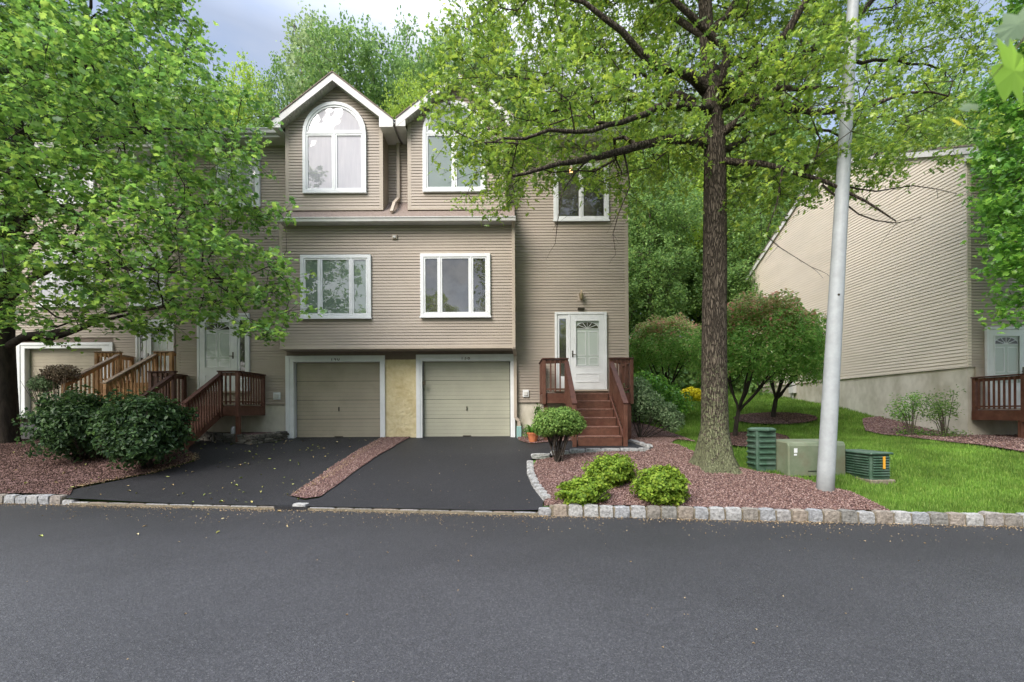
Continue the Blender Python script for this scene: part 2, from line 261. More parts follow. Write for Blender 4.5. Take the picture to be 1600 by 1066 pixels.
# ------------------------------------------------------------------ mesh helpers
class MB:
    def __init__(s): s.v = []; s.f = []
    def quad(s, a, b, c, d):
        n = len(s.v); s.v += [tuple(a), tuple(b), tuple(c), tuple(d)]; s.f.append((n, n + 1, n + 2, n + 3)); return s
    def poly(s, pts):
        n = len(s.v); s.v += [tuple(p) for p in pts]; s.f.append(tuple(range(n, n + len(pts)))); return s
    def box(s, x0, x1, y0, y1, z0, z1):
        if x0 > x1: x0, x1 = x1, x0
        n = len(s.v)
        s.v += [(x0, y0, z0), (x1, y0, z0), (x1, y1, z0), (x0, y1, z0), (x0, y0, z1), (x1, y0, z1), (x1, y1, z1), (x0, y1, z1)]
        s.f += [tuple(n + i for i in q) for q in ((0, 3, 2, 1), (4, 5, 6, 7), (0, 1, 5, 4), (1, 2, 6, 5), (2, 3, 7, 6), (3, 0, 4, 7))]; return s
    def bar(s, a, b, w, h, up=(0, 0, 1)):
        """rectangular bar from a to b, w wide, h high"""
        a = Vector(a); b = Vector(b); d = (b - a).normalized(); u = Vector(up)
        if abs(d.dot(u)) > .99: u = Vector((0, 1, 0))
        r = d.cross(u).normalized(); u = r.cross(d).normalized()
        n = len(s.v)
        for p in (a, b):
            for i, j in ((-1, -1), (1, -1), (1, 1), (-1, 1)):
                s.v.append(tuple(p + r * (i * w / 2) + u * (j * h / 2)))
        s.f += [tuple(n + i for i in q) for q in ((0, 1, 2, 3), (7, 6, 5, 4), (0, 4, 5, 1), (1, 5, 6, 2), (2, 6, 7, 3), (3, 7, 4, 0))]; return s
    def prism(s, poly, y0, y1):
        """outline in x,z extruded along y"""
        n = len(s.v); k = len(poly)
        s.v += [(x, y0, z) for x, z in poly] + [(x, y1, z) for x, z in poly]
        s.f.append(tuple(n + i for i in range(k))); s.f.append(tuple(n + k + i for i in reversed(range(k))))
        for i in range(k):
            j = (i + 1) % k; s.f.append((n + i, n + k + i, n + k + j, n + j))
        return s
    def prism_x(s, poly, x0, x1):
        n = len(s.v); k = len(poly)
        s.v += [(x0, y, z) for y, z in poly] + [(x1, y, z) for y, z in poly]
        s.f.append(tuple(n + i for i in range(k))); s.f.append(tuple(n + k + i for i in reversed(range(k))))
        for i in range(k):
            j = (i + 1) % k; s.f.append((n + i, n + k + i, n + k + j, n + j))
        return s
    def ring(s, outer, inner, y0, y1):
        """frame between two outlines with equal point counts, in x,z, extruded along y"""
        n = len(s.v); k = len(outer)
        for y in (y0, y1):
            s.v += [(x, y, z) for x, z in outer] + [(x, y, z) for x, z in inner]
        for i in range(k):
            j = (i + 1) % k; o, c = n, n + 2 * k
            s.f.append((o + i, o + j, o + k + j, o + k + i)); s.f.append((c + i, c + k + i, c + k + j, c + j))
            s.f.append((o + i, c + i, c + j, o + j)); s.f.append((o + k + i, o + k + j, c + k + j, c + k + i))
        return s
    def tube(s, pts, rads, k=8, cap=True):
        pts = [Vector(p) for p in pts]; n0 = len(s.v); ref = Vector((.13, .97, .21))
        for i, p in enumerate(pts):
            d = (pts[min(i + 1, len(pts) - 1)] - pts[max(i - 1, 0)]).normalized()
            a = d.cross(ref)
            if a.length < .1: a = d.cross(Vector((1, 0, 0)))
            a.normalize(); b = d.cross(a)
            for j in range(k):
                t = 2 * math.pi * j / k
                s.v.append(tuple(p + (a * math.cos(t) + b * math.sin(t)) * rads[i]))
        for i in range(len(pts) - 1):
            for j in range(k):
                q = (j + 1) % k
                s.f.append((n0 + i * k + j, n0 + i * k + q, n0 + (i + 1) * k + q, n0 + (i + 1) * k + j))
        if cap:
            s.f.append(tuple(n0 + j for j in range(k))); s.f.append(tuple(n0 + (len(pts) - 1) * k + j for j in reversed(range(k))))
        return s
    def lathe(s, c, prof, k=16):
        n0 = len(s.v); c = Vector(c)
        for r, z in prof:
            for j in range(k):
                t = 2 * math.pi * j / k; s.v.append((c.x + r * math.cos(t), c.y + r * math.sin(t), c.z + z))
        for i in range(len(prof) - 1):
            for j in range(k):
                q = (j + 1) % k; s.f.append((n0 + i * k + j, n0 + i * k + q, n0 + (i + 1) * k + q, n0 + (i + 1) * k + j))
        s.f.append(tuple(n0 + (len(prof) - 1) * k + j for j in range(k)))
        return s
    def build(s, name, mat, parent=None, bevel=0, smooth=False):
        me = bpy.data.meshes.new(name); me.from_pydata(s.v, [], s.f); me.update()
        if mat: me.materials.append(mat)
        if bevel or True:
            bm = bmesh.new(); bm.from_mesh(me)
            bmesh.ops.recalc_face_normals(bm, faces=bm.faces)
            if bevel: bmesh.ops.bevel(bm, geom=[e for e in bm.edges if len(e.link_faces) == 2 and e.calc_face_angle(0) > .5], offset=bevel, segments=1, affect='EDGES')
            bm.to_mesh(me); bm.free()
        if smooth:
            me.polygons.foreach_set('use_smooth', [True] * len(me.polygons))
        return link(name, me, parent)
def build_each(mb, name, mat, parent, bevel=0):
    """one object per loose piece"""
    p = list(range(len(mb.v)))
    def f_(a):
        while p[a] != a: p[a] = p[p[a]]; a = p[a]
        return a
    for f in mb.f:
        for a in f[1:]: p[f_(a)] = f_(f[0])
    gr = {}
    for f in mb.f: gr.setdefault(f_(f[0]), []).append(f)
    for fs in gr.values():
        ids = sorted({i for f in fs for i in f}); m = {i: k for k, i in enumerate(ids)}
        q = MB(); q.v = [mb.v[i] for i in ids]; q.f = [tuple(m[i] for i in f) for f in fs]; q.build(name, mat, parent, bevel=bevel)
def link(name, data, parent=None):
    o = bpy.data.objects.new(name, data); COL.objects.link(o)
    if parent is not None:
        o.parent = parent
        o.matrix_parent_inverse = Matrix.Translation(-parent_loc(parent))
    return o
def parent_loc(p):
    l = Vector(p.location)
    return l
def tag(o, label=None, cat=None, group=None, kind=None):
    if label: o['label'] = label
    if cat: o['category'] = cat
    if group: o['group'] = group
    if kind: o['kind'] = kind
    return o
def thing(name, label, cat, loc=(0, 0, 0), group=None):
    o = bpy.data.objects.new(name, None); COL.objects.link(o); o.location = loc; o.empty_display_size = .2
    return tag(o, label, cat, group)
def struct(name, mb, mat): return tag(mb.build(name, mat), kind='structure')

def np_mesh(name, verts, nper, mat, parent=None, faces_tmpl=None, smooth=False):
    """verts: (n, k, 3) copies of a template with faces faces_tmpl (lists of indices into k)"""
    n, k, _ = verts.shape
    me = bpy.data.meshes.new(name)
    ft = faces_tmpl; tot = sum(len(f) for f in ft)
    li = np.concatenate([np.array(f) for f in ft])
    loops = (li[None, :] + (np.arange(n) * k)[:, None]).ravel().astype(np.int32)
    sizes = np.tile(np.array([len(f) for f in ft]), n); starts = np.concatenate([[0], np.cumsum(sizes)[:-1]]).astype(np.int32)
    me.vertices.add(n * k); me.vertices.foreach_set('co', verts.astype(np.float32).ravel())
    me.loops.add(len(loops)); me.loops.foreach_set('vertex_index', loops)
    me.polygons.add(len(sizes)); me.polygons.foreach_set('loop_start', starts)
    if smooth: me.polygons.foreach_set('use_smooth', np.ones(len(sizes), dtype=bool))
    me.update(calc_edges=True); me.validate()
    me.materials.append(mat)
    return link(name, me, parent)
def frames(normal, spin, rng=RNG):
    """orthonormal frames (n,3,3) rows: x, y, z with z = normal and random spin"""
    z = normal / np.linalg.norm(normal, axis=1, keepdims=True)
    ref = np.where(np.abs(z[:, 2:3]) < .9, np.array([[0, 0, 1.]]), np.array([[1., 0, 0]]))
    x = np.cross(ref, z); x /= np.linalg.norm(x, axis=1, keepdims=True); y = np.cross(z, x)
    c, s_ = np.cos(spin)[:, None], np.sin(spin)[:, None]
    return np.stack([x * c + y * s_, -x * s_ + y * c, z], axis=1)
def scatter_tmpl(T, pos, fr, size, vary=True):
    """T (k,3) placed at pos with frames and sizes; each copy narrower or wider and more or less curled"""
    n = len(pos)
    if vary and len(T) >= 8:
        q = np.stack([RNG.uniform(.6, 1.1, n), RNG.uniform(.85, 1.15, n), RNG.uniform(-1, 4, n)], 1)
        TT = T[None] * q[:, None, :]; TT[:, :, 2] -= RNG.uniform(-.1, .55, n)[:, None] * T[None, :, 1] ** 2
        return pos[:, None, :] + np.einsum('nkj,njc->nkc', TT, fr) * size[:, None, None]
    return pos[:, None, :] + np.einsum('kj,njc->nkc', T, fr) * size[:, None, None]
LEAF = {
 'quad': (np.array([(0, -.5, 0), (.32, 0, .06), (0, .5, 0), (-.32, 0, .06)]), [[0, 1, 2], [0, 2, 3]]),
 'oval': (np.array([(0, -.5, 0), (.25, -.25, .05), (.33, .05, .07), (.18, .35, .03), (0, .55, -.06), (-.18, .35, .03), (-.33, .05, .07), (-.25, -.25, .05)]), [[0, 1, 2, 3, 4], [0, 4, 5, 6, 7]]),
 'maple': (np.array([(0, -.5, 0), (.30, -.42, .03), (.22, -.22, .04), (.55, -.05, .0), (.30, .08, .05), (.36, .32, .02), (.14, .25, .03), (0, .55, -.06),
                     (-.14, .25, .03), (-.36, .32, .02), (-.30, .08, .05), (-.55, -.05, .0), (-.22, -.22, .04), (-.30, -.42, .03)]),
           [[0, 1, 2], [0, 2, 3, 4], [0, 4, 5, 6], [0, 6, 7, 8], [0, 8, 9, 10], [0, 10, 11, 12], [0, 12, 13]]),
 'oak': (np.array([(0, -.5, 0), (.08, -.3, .02), (.34, -.26, .0), (.10, -.08, .03), (.42, .1, -.02), (.09, .16, .03), (.22, .42, .0), (0, .58, -.06),
                   (-.22, .42, .0), (-.09, .16, .03), (-.42, .1, -.02), (-.10, -.08, .03), (-.34, -.26, .0), (-.08, -.3, .02)]),
         [[0, 1, 13], [1, 2, 3], [1, 3, 11, 13], [13, 11, 12], [3, 4, 5], [3, 5, 9, 11], [11, 9, 10], [5, 6, 7, 8, 9]]),
}
# ------------------------------------------------------------------ terrain and paving
def cdt(poly, step, zoff, name, mat, hf=hgt, kind='structure', jitter=0):
    """sheet laid over the ground inside an outline (list of x, y)"""
    pts = []; n = len(poly)
    for i in range(n):
        a = Vector(poly[i]); b = Vector(poly[(i + 1) % n]); L = (b - a).length; m = max(1, int(L / step))
        for k in range(m):
            p = a.lerp(b, k / m)
            if jitter and k: p = p + Vector((rnd.uniform(-jitter, jitter), rnd.uniform(-jitter, jitter)))
            pts.append(p)
    nb = len(pts); edges = [(i, (i + 1) % nb) for i in range(nb)]
    xs = [p.x for p in pts]; ys = [p.y for p in pts]
    bp = pts[:]
    def inside(x, y):
        c = False
        for i in range(nb):
            a = bp[i]; b = bp[(i + 1) % nb]
            if (a.y > y) != (b.y > y) and x < (b.x - a.x) * (y - a.y) / (b.y - a.y) + a.x: c = not c
        return c
    y = min(ys)
    while y < max(ys):
        x = min(xs)
        while x < max(xs):
            if inside(x, y): pts.append(Vector((x, y)))
            x += step
        y += step
    v, e, f, *_ = delaunay_2d_cdt(pts, edges, [], 1, 1e-5)
    me = bpy.data.meshes.new(name); me.from_pydata([(p.x, p.y, hf(p.x, p.y) + zoff) for p in v], [], [tuple(q) for q in f]); me.materials.append(mat)
    me.polygons.foreach_set('use_smooth', [True] * len(me.polygons)); me.update()
    if sum(p.normal.z for p in me.polygons) < 0: me.flip_normals()
    o = link(name, me); tag(o, kind=kind); o.data.update()
    return o, inside
def gp(*pxs): return [tuple(G(x, y)[:2]) for x, y in pxs]

# lawn / hillside sheet, fine near, coarse far
def grid_sheet(name, xs, ys, mat, hf, zoff=0):
    v = [(x, y, hf(x, y) + zoff) for y in ys for x in xs]; nx = len(xs)
    f = [(j * nx + i, j * nx + i + 1, (j + 1) * nx + i + 1, (j + 1) * nx + i) for j in range(len(ys) - 1) for i in range(nx - 1)]
    me = bpy.data.meshes.new(name); me.from_pydata(v, [], f); me.materials.append(mat)
    me.polygons.foreach_set('use_smooth', [True] * len(f)); me.update()
    return tag(link(name, me), kind='structure')
# ground in curb-following coordinates so the sheet starts on the kerb line
xs = [-400, -200, -100, -60, -40, -30] + [-24 + .4 * i for i in range(121)] + [30, 40, 60, 100, 200, 400]
def curb_sheet(name, mat, ts):
    v = []
    for t in ts:
        for x in xs:
            yc = curb_y(max(-30, min(30, x))); y = yc + t * (13 - yc) if t <= 1 else 13 + (t - 1)
            v.append((x, y, hgt(x, y) - (.055 if t > 0 else .16)))
    nx = len(xs)
    f = [(j * nx + i, j * nx + i + 1, (j + 1) * nx + i + 1, (j + 1) * nx + i) for j in range(len(ts) - 1) for i in range(nx - 1)]
    me = bpy.data.meshes.new(name); me.from_pydata(v, [], f); me.materials.append(mat)
    me.polygons.foreach_set('use_smooth', [True] * len(f)); me.update()
    return tag(link(name, me), kind='structure')
curb_sheet('ground', M['lawn_soil'], [i / 24 for i in range(25)] + [1 + .4 * i for i in range(1, 32)] + [16, 20, 26, 34, 44, 60, 90, 140, 220, 380])
rm = MB(); rm.quad((-400, -300, 0), (400, -300, 0), (400, curb_y(400) + 60, 0), (-400, curb_y(-400) - 10, 0))
rm = MB(); XR = [-400, -30, -10, 0, 10, 30, 400]
for a, b in zip(XR, XR[1:]):
    ya, yb = curb_y(max(-30, min(30, a))) + .03, curb_y(max(-30, min(30, b))) + .03
    rm.quad((a, -12, 0), (b, -12, 0), (b, yb, 0), (a, ya, 0))
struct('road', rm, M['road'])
far = MB(); far.quad((-400, -400, .05), (400, -400, .05), (400, -12, .05), (-400, -12, .05)); struct('far_verge', far, M['lawn_soil'])

W = 13.05
# driveways (outlines read off the photograph, laid on the ground where they are)
def cl(px):  # point just behind the kerb line at image column px
    p = G(px, 700); lo, hi = -40, 40
    for _ in range(60):
        x = (lo + hi) / 2
        q = x * F / curb_y(x) + 800
        if q < px: lo = x
        else: hi = x
    return x
def clp(px, off=.06): x = cl(px); return (x, curb_y(x) + off)
drive138, in138 = cdt([clp(472, .0), clp(846, .0)] + gp((849, 784), (833, 760), (827, 740), (826, 724), (832, 717), (870, 712), (905, 707), (950, 706), (1014, 705), (1000, 694), (984, 688), (972, 686)) +
     [tuple(at(905, 690, 12.2)[:2]), tuple(at(880, 690, 11.6)[:2]), tuple(at(830, 694, 11.5)[:2]), tuple(at(812, 690, 12.2)[:2]), tuple(at(806, 684, 13.2)[:2]), tuple(at(640, 684, 13.2)[:2]), tuple(at(600, 710, 11.0)[:2])] + gp((500, 779), (476, 783)), .3, .012, 'driveway', M['drive'])
drive140, in140 = cdt([clp(102, .0), clp(472, .0)] + gp((476, 783), (456, 777)) + [tuple(at(600, 684, 13.2)[:2]), tuple(at(446, 684, 13.2)[:2])] +
     gp((440, 690), (392, 696), (340, 692), (310, 688), (292, 692), (268, 697), (303, 712), (304, 722), (240, 741), (110, 767)), .3, .012, 'driveway', M['drive'])
strip, in_strip = cdt(gp((454, 777), (476, 782), (502, 778)) + [tuple(at(642, 684, 13.1)[:2]), tuple(at(598, 684, 13.1)[:2])], .3, .03, 'gravel_strip', M['mulch_base'], jitter=.02)
bedR, in_bedR = cdt([clp(850, .12), clp(1100, .12), clp(1402, .12)] + gp((1330, 772), (1250, 750), (1185, 740), (1148, 732), (1100, 722), (1080, 706), (1046, 694), (1060, 688), (1086, 692), (1060, 682), (1035, 672), (1010, 665), (986, 660), (984, 690), (1006, 697), (1020, 704),
      (1008, 708), (950, 708), (905, 711), (870, 716), (838, 722), (832, 740), (838, 757), (852, 778)), .3, .03, 'mulch_bed', M['mulch_base'], jitter=.03)
bedW, in_bedW = cdt([tuple(at(808, 684, 13.0)[:2]), tuple(at(905, 684, 13.0)[:2]), tuple(at(903, 692, 11.6)[:2]), tuple(at(880, 692, 11.55)[:2]), tuple(at(830, 694, 11.5)[:2]), tuple(at(812, 692, 12.2)[:2])], .3, .03, 'mulch_bed', M['mulch_base'], jitter=.03)
bedL, in_bedL = cdt([clp(-500, .12), clp(-100, .12), clp(98, .12)] + gp((115, 764), (240, 740), (302, 721), (303, 712), (266, 697), (292, 690), (300, 684)) + [tuple(at(300, 660, 13.0)[:2]), tuple(at(120, 655, 13.2)[:2]), tuple(at(20, 660, 12.2)[:2]), tuple(at(-300, 660, 11.5)[:2])], .35, .03, 'mulch_bed', M['mulch_base'], jitter=.03)
def ell(cx, cy, rx, ry, n=20): return gp(*[(cx + rx * math.cos(2 * math.pi * i / n), cy + ry * math.sin(2 * math.pi * i / n)) for i in range(n)])
bedA, in_bedA = cdt(ell(1176, 688, 58, 12), .3, .03, 'mulch_bed', M['mulch_base'], jitter=.03)
bedB, in_bedB = cdt(ell(1212, 655, 66, 9), .3, .03, 'mulch_bed', M['mulch_base'], jitter=.03)
bedC, in_bedC = cdt(gp((1352, 674), (1400, 682), (1500, 694), (1600, 708), (1750, 722)) + [(17, 11.6), (17, 12.7), (12.9, 12.6), (12.7, 15.5), (11.9, 15.2)], .3, .03, 'mulch_bed', M['mulch_base'], jitter=.03)
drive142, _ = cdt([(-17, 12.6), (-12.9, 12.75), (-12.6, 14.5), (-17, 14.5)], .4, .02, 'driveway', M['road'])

# granite block kerb: blocks set in mortar, one built thing with the road
def rock(mb, c, ux, sx, sy, sz, seed, rough=.12):
    """worn block: subdivided cuboid pushed about by noise; ux = direction of its long side"""
    uy = Vector((-ux.y, ux.x, 0)); n = 3; vs = {}; base = len(mb.v)
    def vert(i, j, k):
        key = (i, j, k)
        if key in vs: return vs[key]
        p = Vector((i / n * 2 - 1, j / n * 2 - 1, k / n * 2 - 1))
        q = p.copy(); m = sorted(abs(t) for t in p)
        if m[1] > .9: q *= .94
        if m[0] > .9: q *= .92
        nn = noise.noise_vector(p * 1.3 + Vector((seed * 3.7, seed * 1.3, 0)))
        q += nn * rough
        w = Vector(c) + ux * (q.x * sx / 2) + uy * (q.y * sy / 2) + Vector((0, 0, q.z * sz / 2))
        vs[key] = len(mb.v); mb.v.append(tuple(w)); return vs[key]
    for a in range(n):
        for b in range(n):
            for (A, B, C_, D) in (((a, b, 0), (a, b + 1, 0), (a + 1, b + 1, 0), (a + 1, b, 0)), ((a, b, n), (a + 1, b, n), (a + 1, b + 1, n), (a, b + 1, n)),
                                 ((a, 0, b), (a + 1, 0, b), (a + 1, 0, b + 1), (a, 0, b + 1)), ((a, n, b), (a, n, b + 1), (a + 1, n, b + 1), (a + 1, n, b)),
                                 ((0, a, b), (0, a, b + 1), (0, a + 1, b + 1), (0, a + 1, b)), ((n, a, b), (n, a + 1, b), (n, a + 1, b + 1), (n, a, b + 1))):
                mb.f.append(tuple(vert(*t) for t in (A, B, C_, D)))
ux = Vector((1, -.122, 0)).normalized()
kb = MB(); km = MB(); xA = cl(852)
x = xA + .12; i = 0
def kerb_pt(x, off, z): return Vector((x, curb_y(x) + off, z))
while x < 16:
    w = rnd.uniform(.185, .225); h = rnd.uniform(.20, .225)
    rock(kb, kerb_pt(x + w / 2, .04, h / 2 - .045), ux, w, .15, h, i); x += w + .018; i += 1
rock(kb, kerb_pt(xA - .01, .045, .03), ux, .2, .14, .17, 901)
km.prism_x([(0, 0)] * 3, 0, 0) if False else None
km.bar(kerb_pt(xA + .06, .05, .05), kerb_pt(16, .05, .05), .115, .19)
x = cl(97)
while x > -22:
    w = rnd.uniform(.19, .23); h = rnd.uniform(.18, .21); rock(kb, kerb_pt(x - w / 2, .04, h / 2 - .045), ux, w, .15, h, i); x -= w + .015; i += 1
rock(kb, kerb_pt(cl(97) + .12, .045, .01), ux, .22, .14, .14, 902)
km.bar(kerb_pt(-22, .05, .04), kerb_pt(cl(97), .05, .04), .115, .17)
rock(kb, kerb_pt(cl(466), .06, .03), ux, .24, .16, .13, 77, .2)
# flush blocks across the driveway mouths
for a, b in ((cl(103) + .1, cl(430)), (cl(482), xA - .12)):
    x = a
    while x < b:
        w = min(rnd.uniform(.25, .5), b - x + .02); rock(kb, kerb_pt(x + w / 2, .03, .0), ux, w, .085, .095, i, .06); x += w + .006; i += 1
    km.bar(kerb_pt(a, .03, -.02), kerb_pt(b, .03, -.02), .12, .11)
dp = MB(); dp.bar(kerb_pt(cl(430), .05, -.02), kerb_pt(cl(482), .05, -.02), .16, .155); struct('asphalt_lip', dp, M['drive'])
kb.build('kerb', M['stone'], smooth=False); tag(bpy.data.objects['kerb'], kind='structure')
km.build('kerb_mortar', M['mortar']); tag(bpy.data.objects['kerb_mortar'], kind='structure')

# edging stones round the planting bed: loose, so each its own thing
def edge_run(pxs, wr, hh, idx0, lab):
    P = [G(x, y) for x, y in pxs]; k = idx0; i = 0; pos = P[0].copy(); seg = 0
    d = [0]
    for a, b in zip(P, P[1:]): d.append(d[-1] + (b - a).length)
    s_ = 0
    def pt(s):
        for j in range(len(P) - 1):
            if s <= d[j + 1] or j == len(P) - 2: return P[j].lerp(P[j + 1], (s - d[j]) / (d[j + 1] - d[j]))
    while s_ < d[-1] - .08:
        w = rnd.uniform(*wr); w = min(w, d[-1] - s_ + .02)
        a = pt(s_); b = pt(s_ + w); c = (a + b) / 2; dr = (b - a); dr.z = 0; dr.normalize(); L = (b - a).length
        mb = MB(); rock(mb, (0, 0, 0), dr, L * 1.0, .14, hh + .06, k, .16)
        o = mb.build('edging_stone', M['stone']); o.location = (c.x, c.y, hgt(c.x, c.y) + hh / 2 - .015)
        tag(o, lab, 'stone', 'edging stones round the planting bed'); s_ += w + .012; k += 1
    return k
k_ = edge_run([(855, 783), (838, 762), (829, 742), (828, 722)], (.15, .2), .06, 0, 'small rounded grey edging stone in the curved row between black driveway and gravel bed')
k_ = edge_run([(830, 716), (870, 710), (925, 706), (1012, 705)], (.30, .42), .06, k_, 'longer flat grey edging stone in the row crossing the bed below the red steps')
k_ = edge_run([(1016, 703), (1002, 696), (984, 691)], (.4, .5), .06, k_, 'grey edging stone angled beside the foot of the red steps, right end of the edging')

# pebbles on the beds
def pebbles(name, inside, box, n, mat, zoff=.035, size=(.018, .045), label=None):
    x0, x1, y0, y1 = box; P = []
    while len(P) < n:
        x = rnd.uniform(x0, x1); y = rnd.uniform(y0, y1)
        if inside(x, y): P.append((x, y, hgt(x, y) + zoff + rnd.uniform(-.004, .008)))
    P = np.array(P)
    T = np.array([(1, 0, 0), (-.4, .8, .1), (-.6, -.7, 0), (.1, .1, .75), (0, 0, -.6)], float) * .5
    ft = [[0, 1, 3], [1, 2, 3], [2, 0, 3], [1, 0, 4], [2, 1, 4], [0, 2, 4]]
    nm = RNG.normal(size=(n, 3)) * .8 + np.array([0, 0, 1.2])
    o = np_mesh(name, scatter_tmpl(T, P, frames(nm, RNG.uniform(0, 6.3, n)), RNG.uniform(*size, n)), 5, mat, None, ft)
    tag(o, label, 'gravel', kind='stuff')
def bbox(o):
    v = [o.matrix_world @ q.co for q in o.data.vertices]; return (min(p.x for p in v), max(p.x for p in v), min(p.y for p in v), max(p.y for p in v))
pebbles('gravel', in_bedR, bbox(bedR), 42000, M['pebble'], label='reddish lava rock covering the planting bed around the oak and low shrubs')
pebbles('gravel', in_strip, bbox(strip), 7000, M['pebble'], label='reddish lava rock filling the strip between the two driveways')
pebbles('gravel', in_bedL, (-14, -4, 7, 13.1), 36000, M['pebble_dark'], label='reddish lava rock darkened for the shade under the big tree at left')
pebbles('gravel', in_bedW, bbox(bedW), 1500, M['pebble'], label='small patch of reddish lava rock around the terracotta pot')
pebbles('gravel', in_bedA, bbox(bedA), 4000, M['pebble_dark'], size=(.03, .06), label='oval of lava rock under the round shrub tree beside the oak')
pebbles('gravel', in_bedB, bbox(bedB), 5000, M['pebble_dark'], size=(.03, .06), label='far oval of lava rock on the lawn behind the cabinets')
pebbles('gravel', in_bedC, bbox(bedC), 7000, M['pebble'], size=(.03, .06), label='lava rock bed along the concrete foundation of the right building')

# grass blades on the lawn
def grass(n):
    P = []; beds = (in_bedR, in_bedA, in_bedB, in_bedC)
    while len(P) < n:
        px = rnd.uniform(985, 1960); t = rnd.random() ** 1.5; Y = 5.6 + t * 18
        x = (px - 800) * Y / F; y = Y
        if y < curb_y(x) + .17: continue
        if x > 12.68 and y > 12.5: continue
        if px < 1045 and y < 12.2: continue
        if any(b(x, y) for b in beds): continue
        if y > 12.95 and x < 3.4: continue
        P.append((x, y, hgt(x, y) - .055))
    P = np.array(P); k = len(P)
    T = np.array([(-.5, 0, 0), (.5, 0, 0), (.15, .25, 1.)])
    dist = P[:, 1]; sc = .045 + .0025 * dist
    yaw = RNG.uniform(0, 6.3, k); c, s_ = np.cos(yaw), np.sin(yaw)
    lean = RNG.uniform(-.5, .9, k)
    hgt_ = sc * RNG.uniform(.5, 1.5, k); wd = (.006 + .0011 * dist) * RNG.uniform(.7, 1.4, k)
    V = np.zeros((k, 3, 3))
    V[:, 0] = P + np.stack([-c * wd / 2, -s_ * wd / 2, 0 * c], 1); V[:, 1] = P + np.stack([c * wd / 2, s_ * wd / 2, 0 * c], 1)
    V[:, 2] = P + np.stack([-s_ * lean * hgt_ * .7, c * lean * hgt_ * .7, hgt_], 1)
    o = np_mesh('grass', V, 3, M['grass'], None, [[0, 1, 2]]); tag(o, 'short bright green lawn grass on the slope between the two buildings', 'grass', kind='stuff')
M['grass'] = island_mat('grass_blades', [(0, (.08, .17, .025)), (1, (.30, .38, .10)), (.6, (.15, .27, .04)), (.93, (.21, .31, .06))], rough=.6, transl=.35, mottle=.42, bscale=1.1)
grass(250000)

# fallen leaves, seeds and litter
def litter(name, pts, size, mat, label):
    n = len(pts); P = np.array(pts); T, ft = LEAF['oval']
    nm = RNG.normal(size=(n, 3)) * .22 + np.array([0, 0, 1.])
    o = np_mesh(name, scatter_tmpl(T * np.array([.8, 1, 1]), P, frames(nm, RNG.uniform(0, 6.3, n)), RNG.uniform(*size, n)), 8, mat, None, ft)
    tag(o, label, 'litter', kind='stuff')
M['fallen'] = island_mat('fallen_leaf', [(0, (.30, .30, .10)), (1, (.50, .45, .26)), (.4, (.34, .40, .12)), (.7, (.36, .24, .10))], rough=.8)
M['seed'] = island_mat('seed_litter', [(0, (.30, .20, .10)), (1, (.55, .43, .26)), (.5, (.42, .31, .18))], rough=.9)
pts = []
while len(pts) < 210:
    x = rnd.gauss(-5.8, 2.4); y = rnd.uniform(5.5, 12.8)
    if y > curb_y(x) and not (in140(x, y) or in_bedL(x, y)): continue
    if y < curb_y(x) and rnd.random() < .9: continue
    z = hgt(x, y) + .03 if y > curb_y(x) else .006
    if y > curb_y(x) and in_bedL(x, y): z += .04
    pts.append((x, y, z + .006))
litter('fallen_leaves', pts, (.03, .075), M['fallen'], 'yellowing fallen leaves scattered over the left driveway and bed')
pts = []
for _ in range(9000):
    x = rnd.uniform(-9.5, 8.5); t = abs(rnd.gauss(0, .09)) + .01; 
    if rnd.random() < .3: t = rnd.random() ** 2 * 1.0
    if rnd.random() > .35 + .65 * abs(noise.noise(Vector((x * 1.3, 0, 3)))) * 2: continue
    pts.append((x, curb_y(x) - t - .02, .004 + rnd.uniform(0, .008)))
for _ in range(120):
    x = rnd.uniform(-6, 6); y = rnd.uniform(1.2, 6); pts.append((x, y, .005))
litter('seed_litter', pts, (.008, .026), M['seed'], 'tan seed and petal litter collected along the kerb on the road')
pts = []
for _ in range(2600):   # edge of beds
    u = rnd.random(); a = G(110, 766) if False else None
    break
P1 = [G(115, 764), G(240, 741), G(302, 722), G(302, 713)]; P2 = [G(455, 777), G(520, 742), G(560, 712), G(598, 686)]
pts = []
for P_ in (P1, P2):
    for _ in range(700):
        j = rnd.randrange(3); q = P_[j].lerp(P_[j + 1], rnd.random()); x = q.x + rnd.gauss(0, .06); y = q.y + rnd.gauss(0, .06); pts.append((x, y, hgt(x, y) + .045))
litter('seed_litter', pts, (.012, .035), M['seed'], 'tan seed litter along the edges of the driveway gravel')
pts = []
for _ in range(90): 
    p = G(rnd.uniform(500, 840), rnd.uniform(700, 795)); pts.append((p.x, p.y, hgt(p.x, p.y) + .02))
litter('seed_litter', pts, (.008, .03), M['seed'], 'few pale specks on the black right driveway')
